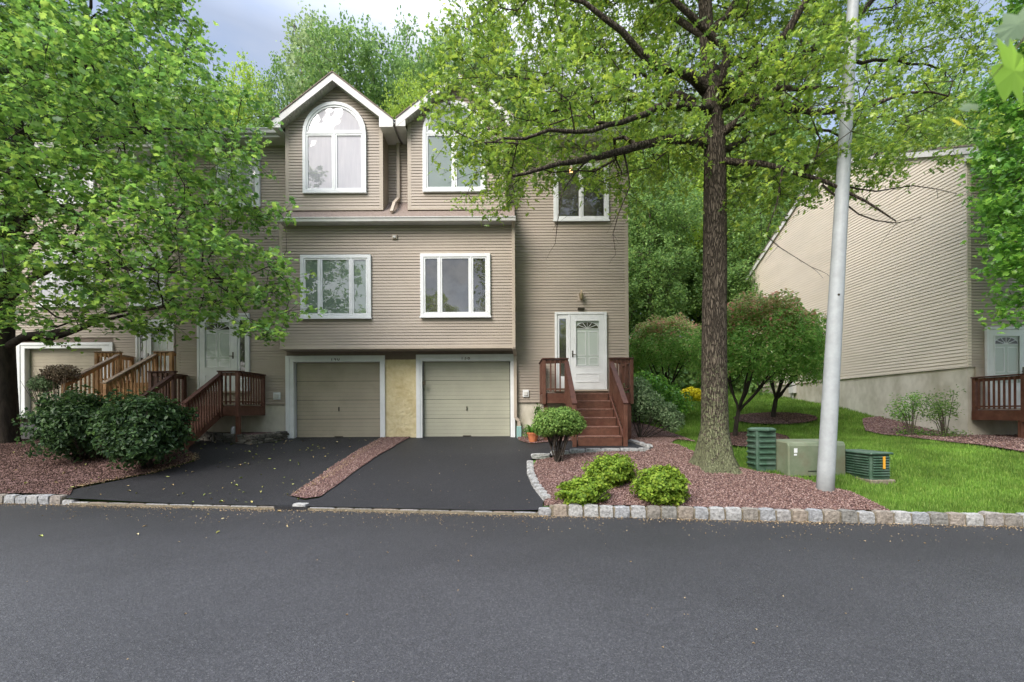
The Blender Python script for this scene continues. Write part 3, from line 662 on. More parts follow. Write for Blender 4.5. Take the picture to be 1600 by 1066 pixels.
# ------------------------------------------------------------------ building pieces
ROW = .081
def siding(mb, p0, u, nrm, z0, z1, lo, hi, row=ROW, lap=.024, gr=.80):
    """lapped boards; p0 = origin, u = horizontal unit direction, nrm = outward; lo(z), hi(z) give the run's ends along u"""
    p0 = Vector(p0); u = Vector(u); nrm = Vector(nrm)
    k = math.floor(z0 / row); z = k * row
    while z < z1 - 1e-6:
        a = max(z, z0); b = min(z + row, z1)
        if b - a > .004:
            l0, h0, l1, h1 = lo(a), hi(a), lo(b), hi(b)
            if h0 > l0 or h1 > l1:
                if h0 < l0: h0 = l0 = (h0 + l0) / 2
                if h1 < l1: h1 = l1 = (h1 + l1) / 2
                def P(t, zz, o): q = p0 + u * t + nrm * o; return (q.x, q.y, zz)
                ms = [a + (b - a) * gr, a + (b - a) * (gr + .04)]; L = []
                for m in ms:
                    lm, hm = lo(m), hi(m)
                    if hm < lm: hm = lm = (hm + lm) / 2
                    L.append((lm, hm))
                (lm, hm), (ln, hn) = L; m, m2 = ms
                mb.quad(P(l0, a, lap), P(h0, a, lap), P(hm, m, lap * .72), P(lm, m, lap * .72))
                mb.quad(P(lm, m, lap * .72), P(hm, m, lap * .72), P(hn, m2, 0), P(ln, m2, 0))
                mb.quad(P(ln, m2, 0), P(hn, m2, 0), P(h1, b, 0), P(l1, b, 0))
                mb.quad(P(l0, a, 0), P(h0, a, 0), P(h0, a, lap), P(l0, a, lap))
        z += row
    return mb
def sidingX(mb, x0, x1, Y, z0, z1): return siding(mb, (0, Y, 0), (1, 0, 0), (0, -1, 0), z0, z1, lambda z: x0, lambda z: x1)
def rect(x0, x1, z0, z1): return [(x0, z0), (x1, z0), (x1, z1), (x0, z1)]
def archo(x0, x1, z0, zs, n=14):
    r = (x1 - x0) / 2; c = (x0 + x1) / 2
    return [(x0, z0), (x1, z0)] + [(c + r * math.cos(math.pi * i / n), zs + r * math.sin(math.pi * i / n)) for i in range(n + 1)]
def pane(parent, x0, x1, z0, z1, Y, back, glass='glass', outline=None):
    poly = outline or rect(x0, x1, z0, z1)
    MB().poly([(x, Y, z) for x, z in poly]).build('pane', M[glass], parent)
    MB().poly([(x, Y + .012, z) for x, z in poly]).build('blind_or_reflection' if back in ('blind_or_reflection', 'curtain') else 'backing', M[back], parent)
def window(parent, x0, x1, z0, z1, splits, Y, backs, cw=.10, label=None, glass='glass'):
    """casement window: casing, mullions, sashes, panes. splits = fractions of the bays"""
    w = MB(); w.ring(rect(x0, x1, z0, z1), rect(x0 + cw, x1 - cw, z0 + cw, z1 - cw), Y - .055, Y + .01)
    root = w.build('window', M['white'], parent, bevel=.008)
    if label: root['label'] = label
    s = MB(); s.box(x0 - .02, x1 + .02, Y - .075, Y - .055, z0 - .015, z0 + .03); s.build('sill', M['white'], root)
    ix0, ix1, iz0, iz1 = x0 + cw, x1 - cw, z0 + cw, z1 - cw
    tot = sum(splits); x = ix0; n = len(splits); mw = .05; av = (ix1 - ix0) - mw * (n - 1)
    mm = MB()
    for i, f in enumerate(splits):
        wd = av * f / tot; sw = .042
        fr = MB(); fr.ring(rect(x + .002, x + wd - .002, iz0 + .002, iz1 - .002), rect(x + sw, x + wd - sw, iz0 + sw, iz1 - sw), Y - .04, Y + .006)
        fo = fr.build('sash', M['white'], root, bevel=.004)
        bk = backs[i % len(backs)]
        pane(root, x + sw, x + wd - sw, iz0 + sw, iz1 - sw, Y - .022, bk, glass)
        x += wd
        if i < n - 1: mm = MB(); mm.box(x, x + mw, Y - .05, Y + .006, iz0, iz1); mm.build('mullion', M['white'], root, bevel=.004); x += mw
    return root
def arch_window(parent, x0, x1, z0, ztop, zs, Y, backs, label=None):
    cw = .10; r = (x1 - x0) / 2
    w = MB(); w.ring(archo(x0, x1, z0, ztop - r), archo(x0 + cw, x1 - cw, z0 + cw, ztop - r), Y - .06, Y + .01)
    root = w.build('arched_window', M['white'], parent, bevel=.008)
    if label: root['label'] = label
    ix0, ix1 = x0 + cw, x1 - cw; zz = zs
    t = MB(); t.box(ix0 + .001, ix1 - .001, Y - .05, Y + .006, zz - .035, zz + .035); t.build('transom', M['white'], root, bevel=.004)
    c = (ix0 + ix1) / 2; m = MB(); m.box(c - .03, c + .03, Y - .05, Y + .006, z0 + cw + .001, zz - .036); m.build('mullion', M['white'], root, bevel=.004)
    for a, b in ((ix0, c - .03), (c + .03, ix1)):
        s = MB(); s.ring(rect(a + .001, b - .001, z0 + cw + .002, zz - .037), rect(a + .045, b - .045, z0 + cw + .045, zz - .08), Y - .04, Y + .006); s.build('sash', M['white'], root, bevel=.004)
        pane(root, a + .045, b - .045, z0 + cw + .045, zz - .08, Y - .022, backs[0 if a == ix0 else 1])
    rr = (ix1 - ix0) / 2; zc = ztop - r
    o1 = archo(ix0 + .002, ix1 - .002, zz + .036, zc); o2 = archo(ix0 + .05, ix1 - .05, zz + .07, zc)
    s = MB(); s.ring(o1, o2, Y - .04, Y + .006); s.build('arch_sash', M['white'], root)
    pane(root, 0, 0, 0, 0, Y - .022, backs[2], outline=o2)
    return root
def front_door(parent, x0, x1, z0, z1, Y, side=None, knob='left', label=None, fan=True):
    """casing, storm door with a tall glass over a low panel, inner panelled door seen through it, optional sidelight bay"""
    cs = MB(); cw = .07
    cs.ring(rect(x0, x1, z0 - .01, z1), rect(x0 + cw, x1 - cw, z0 + .0, z1 - cw), Y - .06, Y + .01)
    bx0, bx1 = x0 + cw, x1 - cw
    if side:
        sgn, sw = side
        if sgn == 'left': dx0, dx1, sx0, sx1 = bx0 + sw + .06, bx1, bx0, bx0 + sw; cs.box(bx0 + sw, bx0 + sw + .06, Y - .058, Y + .01, z0, z1 - cw)
        else: dx0, dx1, sx0, sx1 = bx0, bx1 - sw - .06, bx1 - sw, bx1; cs.box(bx1 - sw - .06, bx1 - sw, Y - .058, Y + .01, z0, z1 - cw)
    else: dx0, dx1 = bx0, bx1
    root = cs.build('door_frame', M['white'], parent, bevel=.006)
    if label: root['label'] = label
    if side:
        q = .06; s = MB(); s.ring(rect(sx0 + .002, sx1 - .002, z0, z1 - cw - .002), rect(sx0 + q, sx1 - q, z0 + .38, z1 - cw - .12), Y - .035, Y + .006); s.build('sidelight', M['white'], root, bevel=.004)
        pane(root, sx0 + q, sx1 - q, z0 + .38, z1 - cw - .12, Y - .02, 'room')
    zt = z1 - cw
    d = MB(); gx0, gx1 = dx0 + .14, dx1 - .14; gz0, gz1 = z0 + .66, zt - .17
    d.ring(rect(dx0 + .003, dx1 - .003, z0 + .005, zt - .004), rect(gx0, gx1, gz0, gz1), Y - .05, Y - .02)
    do = d.build('door', M['white'], parent, bevel=.005)
    e = MB(); e.ring(rect(gx0 - .01, gx1 + .01, gz0 - .01, gz1 + .01), rect(gx0 + .02, gx1 - .02, gz0 + .02, gz1 - .02), Y - .058, Y - .048); e.build('glass_bead', M['white'], do)
    e = MB(); e.ring(rect(gx0 + .0, gx1 + .0, z0 + .20, z0 + .47), rect(gx0 + .03, gx1 - .03, z0 + .23, z0 + .44), Y - .06, Y - .046); e.build('panel_moulding', M['white'], do)
    MB().poly([(x, Y - .04, z) for x, z in rect(gx0, gx1, gz0, gz1)]).build('pane', M['glass_soft'], do)
    inn = MB(); inn.box(dx0 + .01, dx1 - .01, Y - .012, Y + .006, z0 + .01, zt - .01); io = inn.build('inner_door', M['door_glass_back'], parent)
    r = MB(); c = (gx0 + gx1) / 2; w = (gx1 - gx0)
    for a, b in ((gx0 + .03, c - .04), (c + .04, gx1 - .03)):
        r.ring(rect(a, b, gz0 + .32, gz1 - .32), rect(a + .02, b - .02, gz0 + .34, gz1 - .34), Y - .020, Y - .011)
        r.ring(rect(a, b, gz0 + .04, gz0 + .26), rect(a + .02, b - .02, gz0 + .06, gz0 + .24), Y - .020, Y - .011)
    r.build('panel_moulding', M['white'], io)
    if fan:
        hw = w / 2 - .02; zf = gz1 - .24; n = 10
        arc = [(c + hw * math.cos(math.pi * i / n), zf + .2 * math.sin(math.pi * i / n)) for i in range(n + 1)]
        MB().poly([(x, Y - .016, z) for x, z in arc]).build('fan_light', M['room'], io)
        f = MB()
        for i in range(n):
            f.bar((arc[i][0], Y - .021, arc[i][1]), (arc[i + 1][0], Y - .021, arc[i + 1][1]), .008, .016)
        for a in (35, 65, 90, 115, 145): f.bar((c, Y - .021, zf), (c + hw * math.cos(R(a)), Y - .021, zf + .2 * math.sin(R(a))), .008, .014)
        f.bar((c - hw, Y - .021, zf), (c + hw, Y - .021, zf), .008, .016)
        f.build('muntins', M['white'], io)
    kx = dx0 + .06 if knob == 'left' else dx1 - .06
    h = MB(); h.box(kx - .018, kx + .018, Y - .06, Y - .048, z0 + .93, z0 + 1.12); h.tube([(kx, Y - .055, z0 + 1.0), (kx, Y - .10, z0 + 1.0)], [.014, .014], 8)
    h.bar((kx, Y - .10, z0 + 1.0), (kx + (.09 if knob == 'left' else -.09), Y - .10, z0 + 1.0), .015, .02); h.build('handle', M['metal'], do)
    s = MB(); s.box(x0 - .03, x1 + .03, Y - .10, Y + .01, z0 - .055, z0 - .012); s.build('threshold', M['trim_tan'], parent)
    return root
def garage(parent, fx0, fx1, dx0, dx1, z0, zt, zd, Y, mat, text, label=None):
    """white casing, recessed sectional door with pressed board lines, handle and house number"""
    cs = MB(); yf = Y - .06; yb = Y + .16
    cs.prism([(fx0, z0), (dx0, z0), (dx0, zd), (dx1, zd), (dx1, z0), (fx1, z0), (fx1, zt), (fx0, zt)], yf, yb)
    root = cs.build('garage_frame', M['white_shade'] if 'white_shade' in M else M['white'], parent, bevel=.01)
    tr = MB()
    for a, b, c_, d_ in ((fx0 - .012, fx0 + .10, z0, zt + .012), (fx1 - .10, fx1 + .012, z0, zt + .012)): tr.box(a, b, yf - .018, yf + .02, c_, d_)
    tr.box(fx0 + .1, fx1 - .1, yf - .018, yf + .02, zt - .07, zt + .012)
    tr.build('casing', M['white'], root, bevel=.004)
    d = MB(); n = 4; H = (zd - z0) / n; yd = Y + .10
    for i in range(n):
        a = z0 + .01 + i * H; b = a + H - .007
        for q in range(5):
            za = a + (b - a) * q / 5; zb = a + (b - a) * (q + 1) / 5
            d.box(dx0 + .02, dx1 - .02, yd - (.0 if q in (0, 4) else .003), yd + .03, za + .002, zb - .0015)
    dr = d.build('garage_door', mat, parent)
    if label: dr['label'] = label
    bk = MB(); bk.box(dx0 + .001, dx1 - .001, yd + .03, yd + .05, z0, zd - .002); bk.build('seal', M['dark'], dr)
    h = MB(); cx = (dx0 + dx1) / 2; h.box(cx - .012, cx + .012, yd - .02, yd - .007, z0 + H * 1.42, z0 + H * 1.65); h.bar((cx, yd - .03, z0 + H * 1.62), (cx, yd - .03, z0 + H * 1.5), .02, .02, (1, 0, 0)); h.build('handle', M['metal'], dr)
    h = MB(); h.box(cx - .12, cx + .12, yd - .03, yd - .006, z0 + .04, z0 + .065); h.build('lift_handle', M['metal'], dr)
    number(root, text, (fx0 + fx1) / 2, yf - .006, (zt + zd) / 2 + .0, .155)
    return root
def number(parent, text, x, y, z, size):
    cu = bpy.data.curves.new('house_number', 'FONT'); cu.body = text; cu.size = size; cu.align_x = 'CENTER'; cu.align_y = 'CENTER'; cu.extrude = .004; cu.space_character = 1.25
    tmp = bpy.data.objects.new('tmp', cu); COL.objects.link(tmp); dg = bpy.context.evaluated_depsgraph_get(); me = bpy.data.meshes.new_from_object(tmp.evaluated_get(dg)); bpy.data.objects.remove(tmp)
    me.materials.clear(); me.materials.append(M['number'])
    me.transform(Matrix.Translation((x, y, z)) @ Matrix.Rotation(R(90), 4, 'X'))
    return link('house_number', me, parent)
def gutter(mb, x0, x1, Y, z, d=.11, h=.12):
    mb.prism_x([(Y, z), (Y - d, z), (Y - d, z - .02), (Y - d + .02, z - .04), (Y - d + .035, z - h), (Y, z - h)], x0, x1)
def downspout(mb, pts, w=.09, d=.06):
    for a, b in zip(pts, pts[1:]): mb.bar(a, b, w, d, (0, 1, 0) if abs(b[1] - a[1]) < .01 else (0, 0, 1))

# ================================================================== house 138 / 140
O = 12.45; DM = 12.52
T = thing('townhouse', 'tan sided townhouse with two arched dormers and two garages numbered 140 and 138', 'house', (0, W, hgt(0, W)))
XL = ax(277, 500, W); XR_ = ax(981, 500, W); XO0 = ax(437, 450, O); XO1 = ax(803, 450, O)
ZF = az_(440, 632, W); ZFR = az_(830, 629, W); ZEAVE = 9.42; Zov = az_(600, 543.5, O)
g0x0, g0x1 = ax(447, 620, W - .06), ax(601, 620, W - .06); g1x0, g1x1 = ax(651, 620, W - .06), ax(804, 620, W - .06)
ZG = .84
mb = MB()
sidingX(mb, XL, g0x0 - .0, W, ZF, Zov + .0)
sidingX(mb, XL, XO0, W, Zov, ZEAVE)
sidingX(mb, XO1, XR_, W, Zov, ZEAVE)
sidingX(mb, g1x1 + .0, XR_, W, ZFR, Zov)
sidingX(mb, XO0, XO1, W, 7.55, ZEAVE)
wall = mb.build('wall', M['siding'], T)
mb = MB(); sidingX(mb, XO0 + .08, XO1 - .0, O, Zov + .03, az_(600, 352, O)); 
for X_, n_ in ((XO0, (-1, 0, 0)), (XO1, (1, 0, 0))):
    siding(mb, (X_, O, 0), (0, 1, 0), n_, Zov, 7.2, lambda z: 0, lambda z: W - O)
ovh = mb.build('overhang_wall', M['siding'], T)
mb = MB(); mb.box(XO0 + .001, XO1 - .001, O + .02, W, Zov - .03, Zov + .0); mb.build('overhang_soffit', M['siding'], T)
mb = MB(); mb.box(XO0 - .01, XO1 + .01, O - .026, O + .02, Zov - .032, Zov + .03); mb.build('starter_strip', M['trim_tan'], T)
ZGT = az_(600, 555, W - .06)
mb = MB(); mb.box(g0x0, g1x1, W - .02, W + .1, ZGT - .1, Zov - .03); mb.box(g0x1, g1x0, W - .03, W + .05, az_(625, 562, W), ZGT); mb.build('header_board', M['header'], T)
# stucco pier, with trowel relief
mb = MB(); nx, nz = 40, 90; sx0, sx1, sz0, sz1 = g0x1 - .02, g1x0 + .02, .8, az_(625, 562, W)
for j in range(nz + 1):
    for i in range(nx + 1):
        x = sx0 + (sx1 - sx0) * i / nx; z = sz0 + (sz1 - sz0) * j / nz
        mb.v.append((x, W - .015 + (.010) * noise.noise(Vector((x * 13, z * 13, 0))) + .007 * noise.noise(Vector((x * 25, z * 25, 4))), z))
for j in range(nz):
    for i in range(nx): q = j * (nx + 1) + i; mb.f.append((q, q + 1, q + nx + 2, q + nx + 1))
mb.build('stucco_pier', M['stucco'], T, smooth=True)
# foundations
mb = MB(); mb.box(XL, g0x0, W + .03, W + .3, .3, ZF); mb.build('foundation', M['concrete'], T); mb = MB(); mb.box(g1x1, XR_, W + .03, W + .3, .3, ZFR); mb.build('foundation', M['concrete'], T)
# core volume behind the siding, so nothing is open from the side
mb = MB(); mb.box(XL + .01, XR_ - .01, W + .31, 24.0, .3, ZEAVE - .02)
mb.box(g0x0 + .1, g1x1 - .1, W + .17, W + .32, .3, Zov + .05)
siding(mb, (XR_, W, 0), (0, 1, 0), (1, 0, 0), ZFR, ZEAVE, lambda z: 0, lambda z: 11)
siding(mb, (XR_, W, 0), (0, 1, 0), (1, 0, 0), ZEAVE, ZEAVE + 2.8, lambda z: (z - ZEAVE) / .5, lambda z: 11 - (z - ZEAVE) / .5)
siding(mb, (XL, W, 0), (0, 1, 0), (-1, 0, 0), 1.0, ZEAVE + 2.8, lambda z: max(0, (z - ZEAVE) / .5), lambda z: 11 - max(0, (z - ZEAVE) / .5))
mb.build('side_wall', M['siding'], T)
mb = MB(); mb.box(XR_ - .09, XR_ + .018, W - .02, W + .09, ZFR, ZEAVE); mb.box(XO0, XO0 + .085, O - .02, O + .05, Zov, 7.0); mb.box(XO1 - .02, XO1 + .02, O - .016, O + .05, Zov, 7.0)
mb.box(XL - .018, XL + .08, W - .02, W + .08, ZF, ZEAVE); build_each(mb, 'corner_trim', M['trim_tan'], T)
# pent roof over the projecting floor and its gutter
pg = az_(600, 338.5, O - .36); pf = az_(600, 352, O)
x0p, x1p = ax(431, 345, O - .36), ax(806, 343, O - .36)
mb = MB(); ytop = W - .0; ztop = az_(615, 317, W)
mb.prism_x([(O - .33, pg - .03), (O - .33, pg - .06), (ytop, ztop - .04), (ytop, ztop)], x0p + .03, x1p - .03); mb.build('pent_roof', M['shingle'], T)
mb = MB(); mb.box(x0p + .03, x1p - .03, O - .25, O - .235, pf - .02, pg); mb.box(x0p + .03, x1p - .03, O - .24, O + .0, pf - .01, pf + .01)
mb.prism_x([(O - .24, pf), (O, pf), (W - .03, ztop - .06), (O - .24, pg - .05)], x0p + .031, x0p + .045); mb.prism_x([(O - .24, pf), (O, pf), (W - .03, ztop - .06), (O - .24, pg - .05)], x1p - .045, x1p - .031)
mb.build('fascia', M['fascia'], T)
mb = MB(); gutter(mb, x0p, x1p, O - .25, pg, .11, .11); mb.build('gutter', M['fascia'], T, bevel=.004)
# dormers
def dormer(xl_px, xr_px, peak_px, el_px, er_px, lab, win, backs):
    x0, x1 = ax(xl_px, 300, DM), ax(xr_px, 300, DM); zb = az_(540, 329, DM)
    yr = DM - .32; pk = at(*peak_px, yr); e0 = at(*el_px, yr); e1 = at(*er_px, yr)
    cx = pk.x; ze = (e0.z + e1.z) / 2; hw = ((cx - e0.x) + (e1.x - cx)) / 2; pz = pk.z
    sl = (pz - ze) / hw
    zt = lambda x: pz - .16 - sl * abs(x - cx) - .02
    mb = MB()
    zwl = zt(x0)
    siding(mb, (0, DM, 0), (1, 0, 0), (0, -1, 0), zb + .05, pz - .2, lambda z: max(x0, cx - (pz - .18 - z) / sl), lambda z: min(x1, cx + (pz - .18 - z) / sl))
    siding(mb, (x1, DM, 0), (0, 1, 0), (1, 0, 0), zb - .2, zwl, lambda z: 0, lambda z: W - DM + 2)
    siding(mb, (x0, DM, 0), (0, 1, 0), (-1, 0, 0), zb - .2, zwl, lambda z: 0, lambda z: W - DM + 2)
    r = mb.build('dormer', M['siding'], T); r['label'] = lab
    mb = MB(); mb.box(x0 - .015, x0 + .09, DM - .022, DM + .07, zb, zwl); mb.box(x1 - .09, x1 + .015, DM - .022, DM + .07, zb, zwl); mb.box(x0 + .09, x1 - .09, DM - .022, DM + .02, zb, zb + .06); build_each(mb, 'corner_trim', M['trim_tan'], r)
    # roof: two slopes running back, thick
    yb = DM + 4.2
    for sg, nm in ((-1, 0), (1, 1)):
        xe = cx + sg * hw
        mb = MB(); mb.prism([(cx, pz), (xe, ze), (xe, ze - .03), (cx, pz - .035)], yr - .02, yb); mb.build('roof', M['shingle'], r)
        mb = MB(); mb.prism([(cx, pz - .036), (xe, ze - .031), (xe, ze - .24), (xe - sg * .02, ze - .24), (cx, pz - .25)], yr, yr + .03); mb.build('rake_board', M['fascia'], r, bevel=.004)
        # soffit under the overhang of the front and the side eave
        mb = MB(); n = 22
        for i in range(n):
            a = i / n; b = (i + .82) / n
            pa = (cx + sg * hw * a, pz - .2 - (pz - ze) * a); pb = (cx + sg * hw * b, pz - .2 - (pz - ze) * b)
            mb.prism([pa, pb, (pb[0], pb[1] + .02), (pa[0], pa[1] + .02)], yr + .03, DM)
        mb.prism([(cx, pz - .17), (xe, ze - .17), (xe, ze - .15), (cx, pz - .15)], yr + .03, DM)
        mb.build('soffit', M['soffit'], r)
        mb = MB(); xw = x1 if sg > 0 else x0; zw = ze - .235
        mb.box(xw + sg * .012, xe - sg * .001, yr + .03, yb, zw, zw + .02); mb.box(xe - sg * .02, xe, yr + .031, yb, zw + .02, ze - .035)
        mb.prism([(xw, zw), (xe - sg * .0, zw), (xe, ze - .2), (xw, ze - .2 + sl * abs(xe - xw))], yr + .005, yr + .028)
        mb.build('eave', M['fascia'], r)
        mb = MB(); q = xe + sg * .0; mb.prism([(q, ze - .03), (q + sg * .07, ze - .03), (q + sg * .07, ze - .06), (q + sg * .045, ze - .11), (q, ze - .11)], yr + .04, yb); mb.build('gutter', M['fascia'], r)
    wx0, wx1, wz0, wzt, wzs = ax(win[0], 240, DM), ax(win[1], 240, DM), az_((win[0] + win[1]) / 2, win[2], DM), az_((win[0] + win[1]) / 2, win[3], DM), az_((win[0] + win[1]) / 2, win[4], DM)
    arch_window(r, wx0, wx1, wz0, wzt, wzs, DM - .032, backs)
    return r
dormer(447.5, 598, (519, 111), (423, 186), (612, 184), 'left gabled dormer with arched window', (474.5, 573.5, 304, 161.5, 210), ['curtain', 'curtain', 'curtain'])
dormer(638, 790, (712, 109), (617.5, 184), (806, 182), 'right gabled dormer with arched window half hidden by the oak', (661, 759, 302, 160, 210), ['blind_or_reflection', 'blind_or_reflection', 'blind_or_reflection'])  # green backs paint the tree reflection into these panes
# main eave either side of dormers, main roof
ze = az_(400, 205, W - .42); 
mb = MB()
for a, b in ((XL - .2, ax(440, 200, W - .4)), (ax(797, 200, W - .4), XR_ + .2)):
    mb = MB(); mb.box(a, b, W - .42, W, ze - .17, ze - .15); mb.box(a, b, W - .42, W - .40, ze - .15, ze); mb.build('soffit', M['fascia'], T)
mb = MB()
for a, b in ((XL - .2, ax(437, 200, W - .4)), (ax(800, 200, W - .4), XR_ + .2)): gutter(mb, a, b, W - .42, ze + .03, .11, .12)
build_each(mb, 'gutter', M['fascia'], T, bevel=.004)
mb = MB(); yr_ = 18.5; rz = ze + .5 * (yr_ - W + .42); xm0, xm1 = XL - .25, XR_ + .25
mb.prism_x([(W - .42, ze + .04), (yr_, rz + .04), (24.6, ze - .1), (24.6, ze - .2), (yr_, rz - .1), (W - .42, ze)], xm0, xm1)
mb.build('roof', M['shingle'], T)
# valley downspout between dormers
mb = MB(); a = at(621, 200, DM - .02); xk = ax(622, 260, W - .1)
downspout(mb, [(xk, W - .40, az_(621, 196, W - .4)), (xk, W - .08, az_(621, 222, W - .08)), (xk, W - .08, az_(621, 310, W - .08)), (xk, DM + .0, az_(619, 317, DM)), (ax(612, 331, O - .12), O - .12, az_(612, 331, O - .12))]); mb.build('downspout', M['trim_tan'], T, bevel=.006)
# long downspout at the right end of the projecting floor
xd = ax(802, 450, O + .0) ; mb = MB(); yd = O - .05; yw = W - .10
xs_ = ax(802.5, 450, yd)
downspout(mb, [(xs_, O - .28, pg - .08), (xs_, yd, pf - .12), (xs_, yd, Zov - .03), (ax(805, 560, yw), yw, Zov - .17), (ax(805, 560, yw), yw, az_(805, 653, yw)), (ax(811, 657, yw), yw, az_(811, 658, yw)), (ax(811, 657, yw), yw, az_(811, 672, yw))])
mb.build('downspout', M['trim_tan'], T, bevel=.006)
mb = MB(); q = at(811, 676, yw); mb.box(q.x - .07, q.x + .07, yw - .06, yw + .05, .78, az_(811, 666, yw)); mb.build('drain_boot', M['teal'], T, bevel=.01)
# windows
def win_px(parent, a, b, t, btm, Y, splits, backs, label=None, **k):
    return window(parent, ax(a, (t + btm) / 2, Y), ax(b, (t + btm) / 2, Y), az_((a + b) / 2, btm, Y), az_((a + b) / 2, t, Y), splits, Y - .032, backs, label=label, **k)
wl = win_px(T, 471, 581, 399.5, 498.5, O, (1, 1.95, 1), ['blind_or_reflection'], 'triple window with drawn green blinds')
wr = win_px(T, 657.5, 766.5, 397.5, 496.5, O, (1, 1.95, 1), ['room'], 'triple window without blinds')
win_px(T, 864.5, 950.5, 257, 347, W, (1, 1), ['room'], 'two-light window with lit lamp inside above the right porch', cw=.10)
q = at(892, 268, W - .045); mb = MB(); mb.lathe((q.x, q.y, q.z - .03), [(.0, 0), (.05, .01), (.06, .04), (.03, .07), (.0, .08)], 10); mb.build('ceiling_lamp', M['lampglow'], T)
# vent, meters, wall lights
def vent_box(px, py, Y, w, h, name='vent', mat='white'):
    q = at(px, py, Y); mb = MB(); mb.box(q.x - w / 2, q.x + w / 2, Y - .05, Y, q.z - h / 2, q.z + h / 2); o = mb.build(name, M[mat], T, bevel=.006)
    mb = MB(); mb.box(q.x - w * .28, q.x + w * .28, Y - .075, Y - .049, q.z - h * .3, q.z + h * .22)
    mb.build('hood', M['soffit'], o, bevel=.004)
    return o
vent_box(617, 371, O - .012, .15, .13, 'vent', 'trim_tan')
vent_box(433.5, 619, W - .012, .20, .21, 'outlet_box'); vent_box(821.5, 615, W - .012, .18, .21, 'outlet_box')
q = at(1000, 500, W); 
q = at(907.5, 465, W - .012); mb = MB(); mb.box(q.x - .095, q.x + .095, W - .03, W - .008, q.z - .11, q.z + .11); wlr = mb.build('wall_lantern', M['trim_tan'], T, bevel=.005)
mb = MB(); mb.lathe((q.x, W - .13, q.z - .12), [(.012, 0), (.035, .03), (.05, .05), (.062, .16), (.066, .2), (.04, .235), (.015, .27), (.008, .31)], 8); mb.bar((q.x, W - .13, q.z + .12), (q.x, W - .03, q.z + .05), .02, .02); mb.build('lantern', M['brass'], wlr)
q = at(907.5, 483, W - .012); mb = MB(); mb.box(q.x - .1, q.x + .1, W - .09, W - .008, q.z - .035, q.z + .035); mb.build('flood_light', M['metal'], T, bevel=.01)
# garages
garage(T, g0x0, g0x1, ax(463, 620, W + .1), ax(596, 620, W + .1), ZG, az_(524, 556.5, W - .06), az_(524, 566, W), W, M['garage'], '140', 'beige garage door')
garage(T, g1x0, g1x1, ax(661.5, 620, W + .1), ax(797.5, 620, W + .1), ZG, az_(728, 554.5, W - .06), az_(728, 564.5, W), W, M['garage2'], '138', 'greenish grey garage door')
q = at(662.5, 599, W - .04); mb = MB(); mb.box(q.x - .03, q.x + .05, W - .10, W - .062, q.z - .06, q.z + .05); mb.tube([(q.x + .03, W - .07, q.z), (q.x + .03, W - .07, q.z + .6)], [.008, .008], 6); mb.build('door_opener', M['metal'], T)
# doors
front_door(T, ax(867, 550, W - .05), ax(948, 550, W - .05), az_(908, 608.5, W - .05), az_(908, 488, W - .05), W - .032, ('left', .32), 'left', 'white storm door of the right porch')
front_door(T, ax(309, 550, W - .05), ax(390, 550, W - .05), az_(350, 611, W - .05), az_(350, 490, W - .05), W - .032, ('right', .27), 'right', 'white storm door behind the left red porch')

# ================================================================== house 142, set back on the left
W2 = 14.4
T2 = thing('townhouse', 'set back townhouse numbered 142 with garage, mostly hidden behind the left tree', 'house', (-13, W2, 1.3))
XL2 = -26.0; mb = MB(); z142 = az_(160, 652, W2)
gz = az_(40, 653, W2); gfx0, gfx1 = ax(27, 600, W2 - .06), ax(176, 600, W2 - .06)
sidingX(mb, gfx1, XL, W2, gz + .6, ZEAVE + .5); sidingX(mb, XL2, gfx0 - .9, W2, gz + .6, ZEAVE + .5); sidingX(mb, gfx0 - .9, gfx1, W2, az_(100, 528, W2), ZEAVE + .5)
mb.build('wall', M['siding'], T2)
mb = MB(); mb.box(XL2, gfx0 - .9, W2 + .02, W2 + .3, .5, gz + .6); mb.box(gfx1, XL, W2 + .02, W2 + .3, .5, gz + .6); mb.build('foundation', M['concrete'], T2)
mb = MB(); mb.box(gfx0 - .9, gfx1, W2 - .0, W2 + .05, az_(100, 535, W2), az_(100, 528, W2)); mb.build('header_board', M['header'], T2)
mb = MB(); mb.box(gfx0 - .9, gfx0, W2 - .01, W2 + .05, .8, az_(100, 535, W2)); mb.build('stucco_pier', M['stucco'], T2)
mb = MB(); mb.box(XL2, XL - .02, W2 + .31, 25.0, .5, ZEAVE + .5); mb.box(gfx0 - .9, gfx1, W2 + .18, W2 + .32, .5, 5.); mb.build('side_wall', M['siding'], T2)
garage(T2, gfx0, gfx1, ax(47, 600, W2 + .1), ax(166, 600, W2 + .1), gz, az_(100, 536.5, W2), az_(100, 545, W2), W2, M['garage'], '142', 'pale garage door of 142')
front_door(T2, ax(213, 560, W2 - .05), ax(273, 560, W2 - .05), az_(240, 607, W2 - .05), az_(240, 500, W2 - .05), W2 - .032, ('left', .22), 'left', 'white door above new wooden stairs')
mb = MB(); e2 = ZEAVE + .55
mb.prism_x([(W2 - .42, e2 + .04), (19.8, e2 + 2.9), (25.4, e2 - .1), (25.4, e2 - .2), (19.8, e2 + 2.78), (W2 - .42, e2)], XL2, XL - .27); mb.build('roof', M['shingle'], T2)
mb = MB(); mb.box(XL2, XL - .27, W2 - .42, W2, e2 - .17, e2 - .15); mb.box(XL2, XL - .27, W2 - .42, W2 - .4, e2 - .149, e2); mb.build('soffit', M['fascia'], T2)
mb = MB(); gutter(mb, XL2, XL - .27, W2 - .42, e2 + .03); mb.build('gutter', M['fascia'], T2)
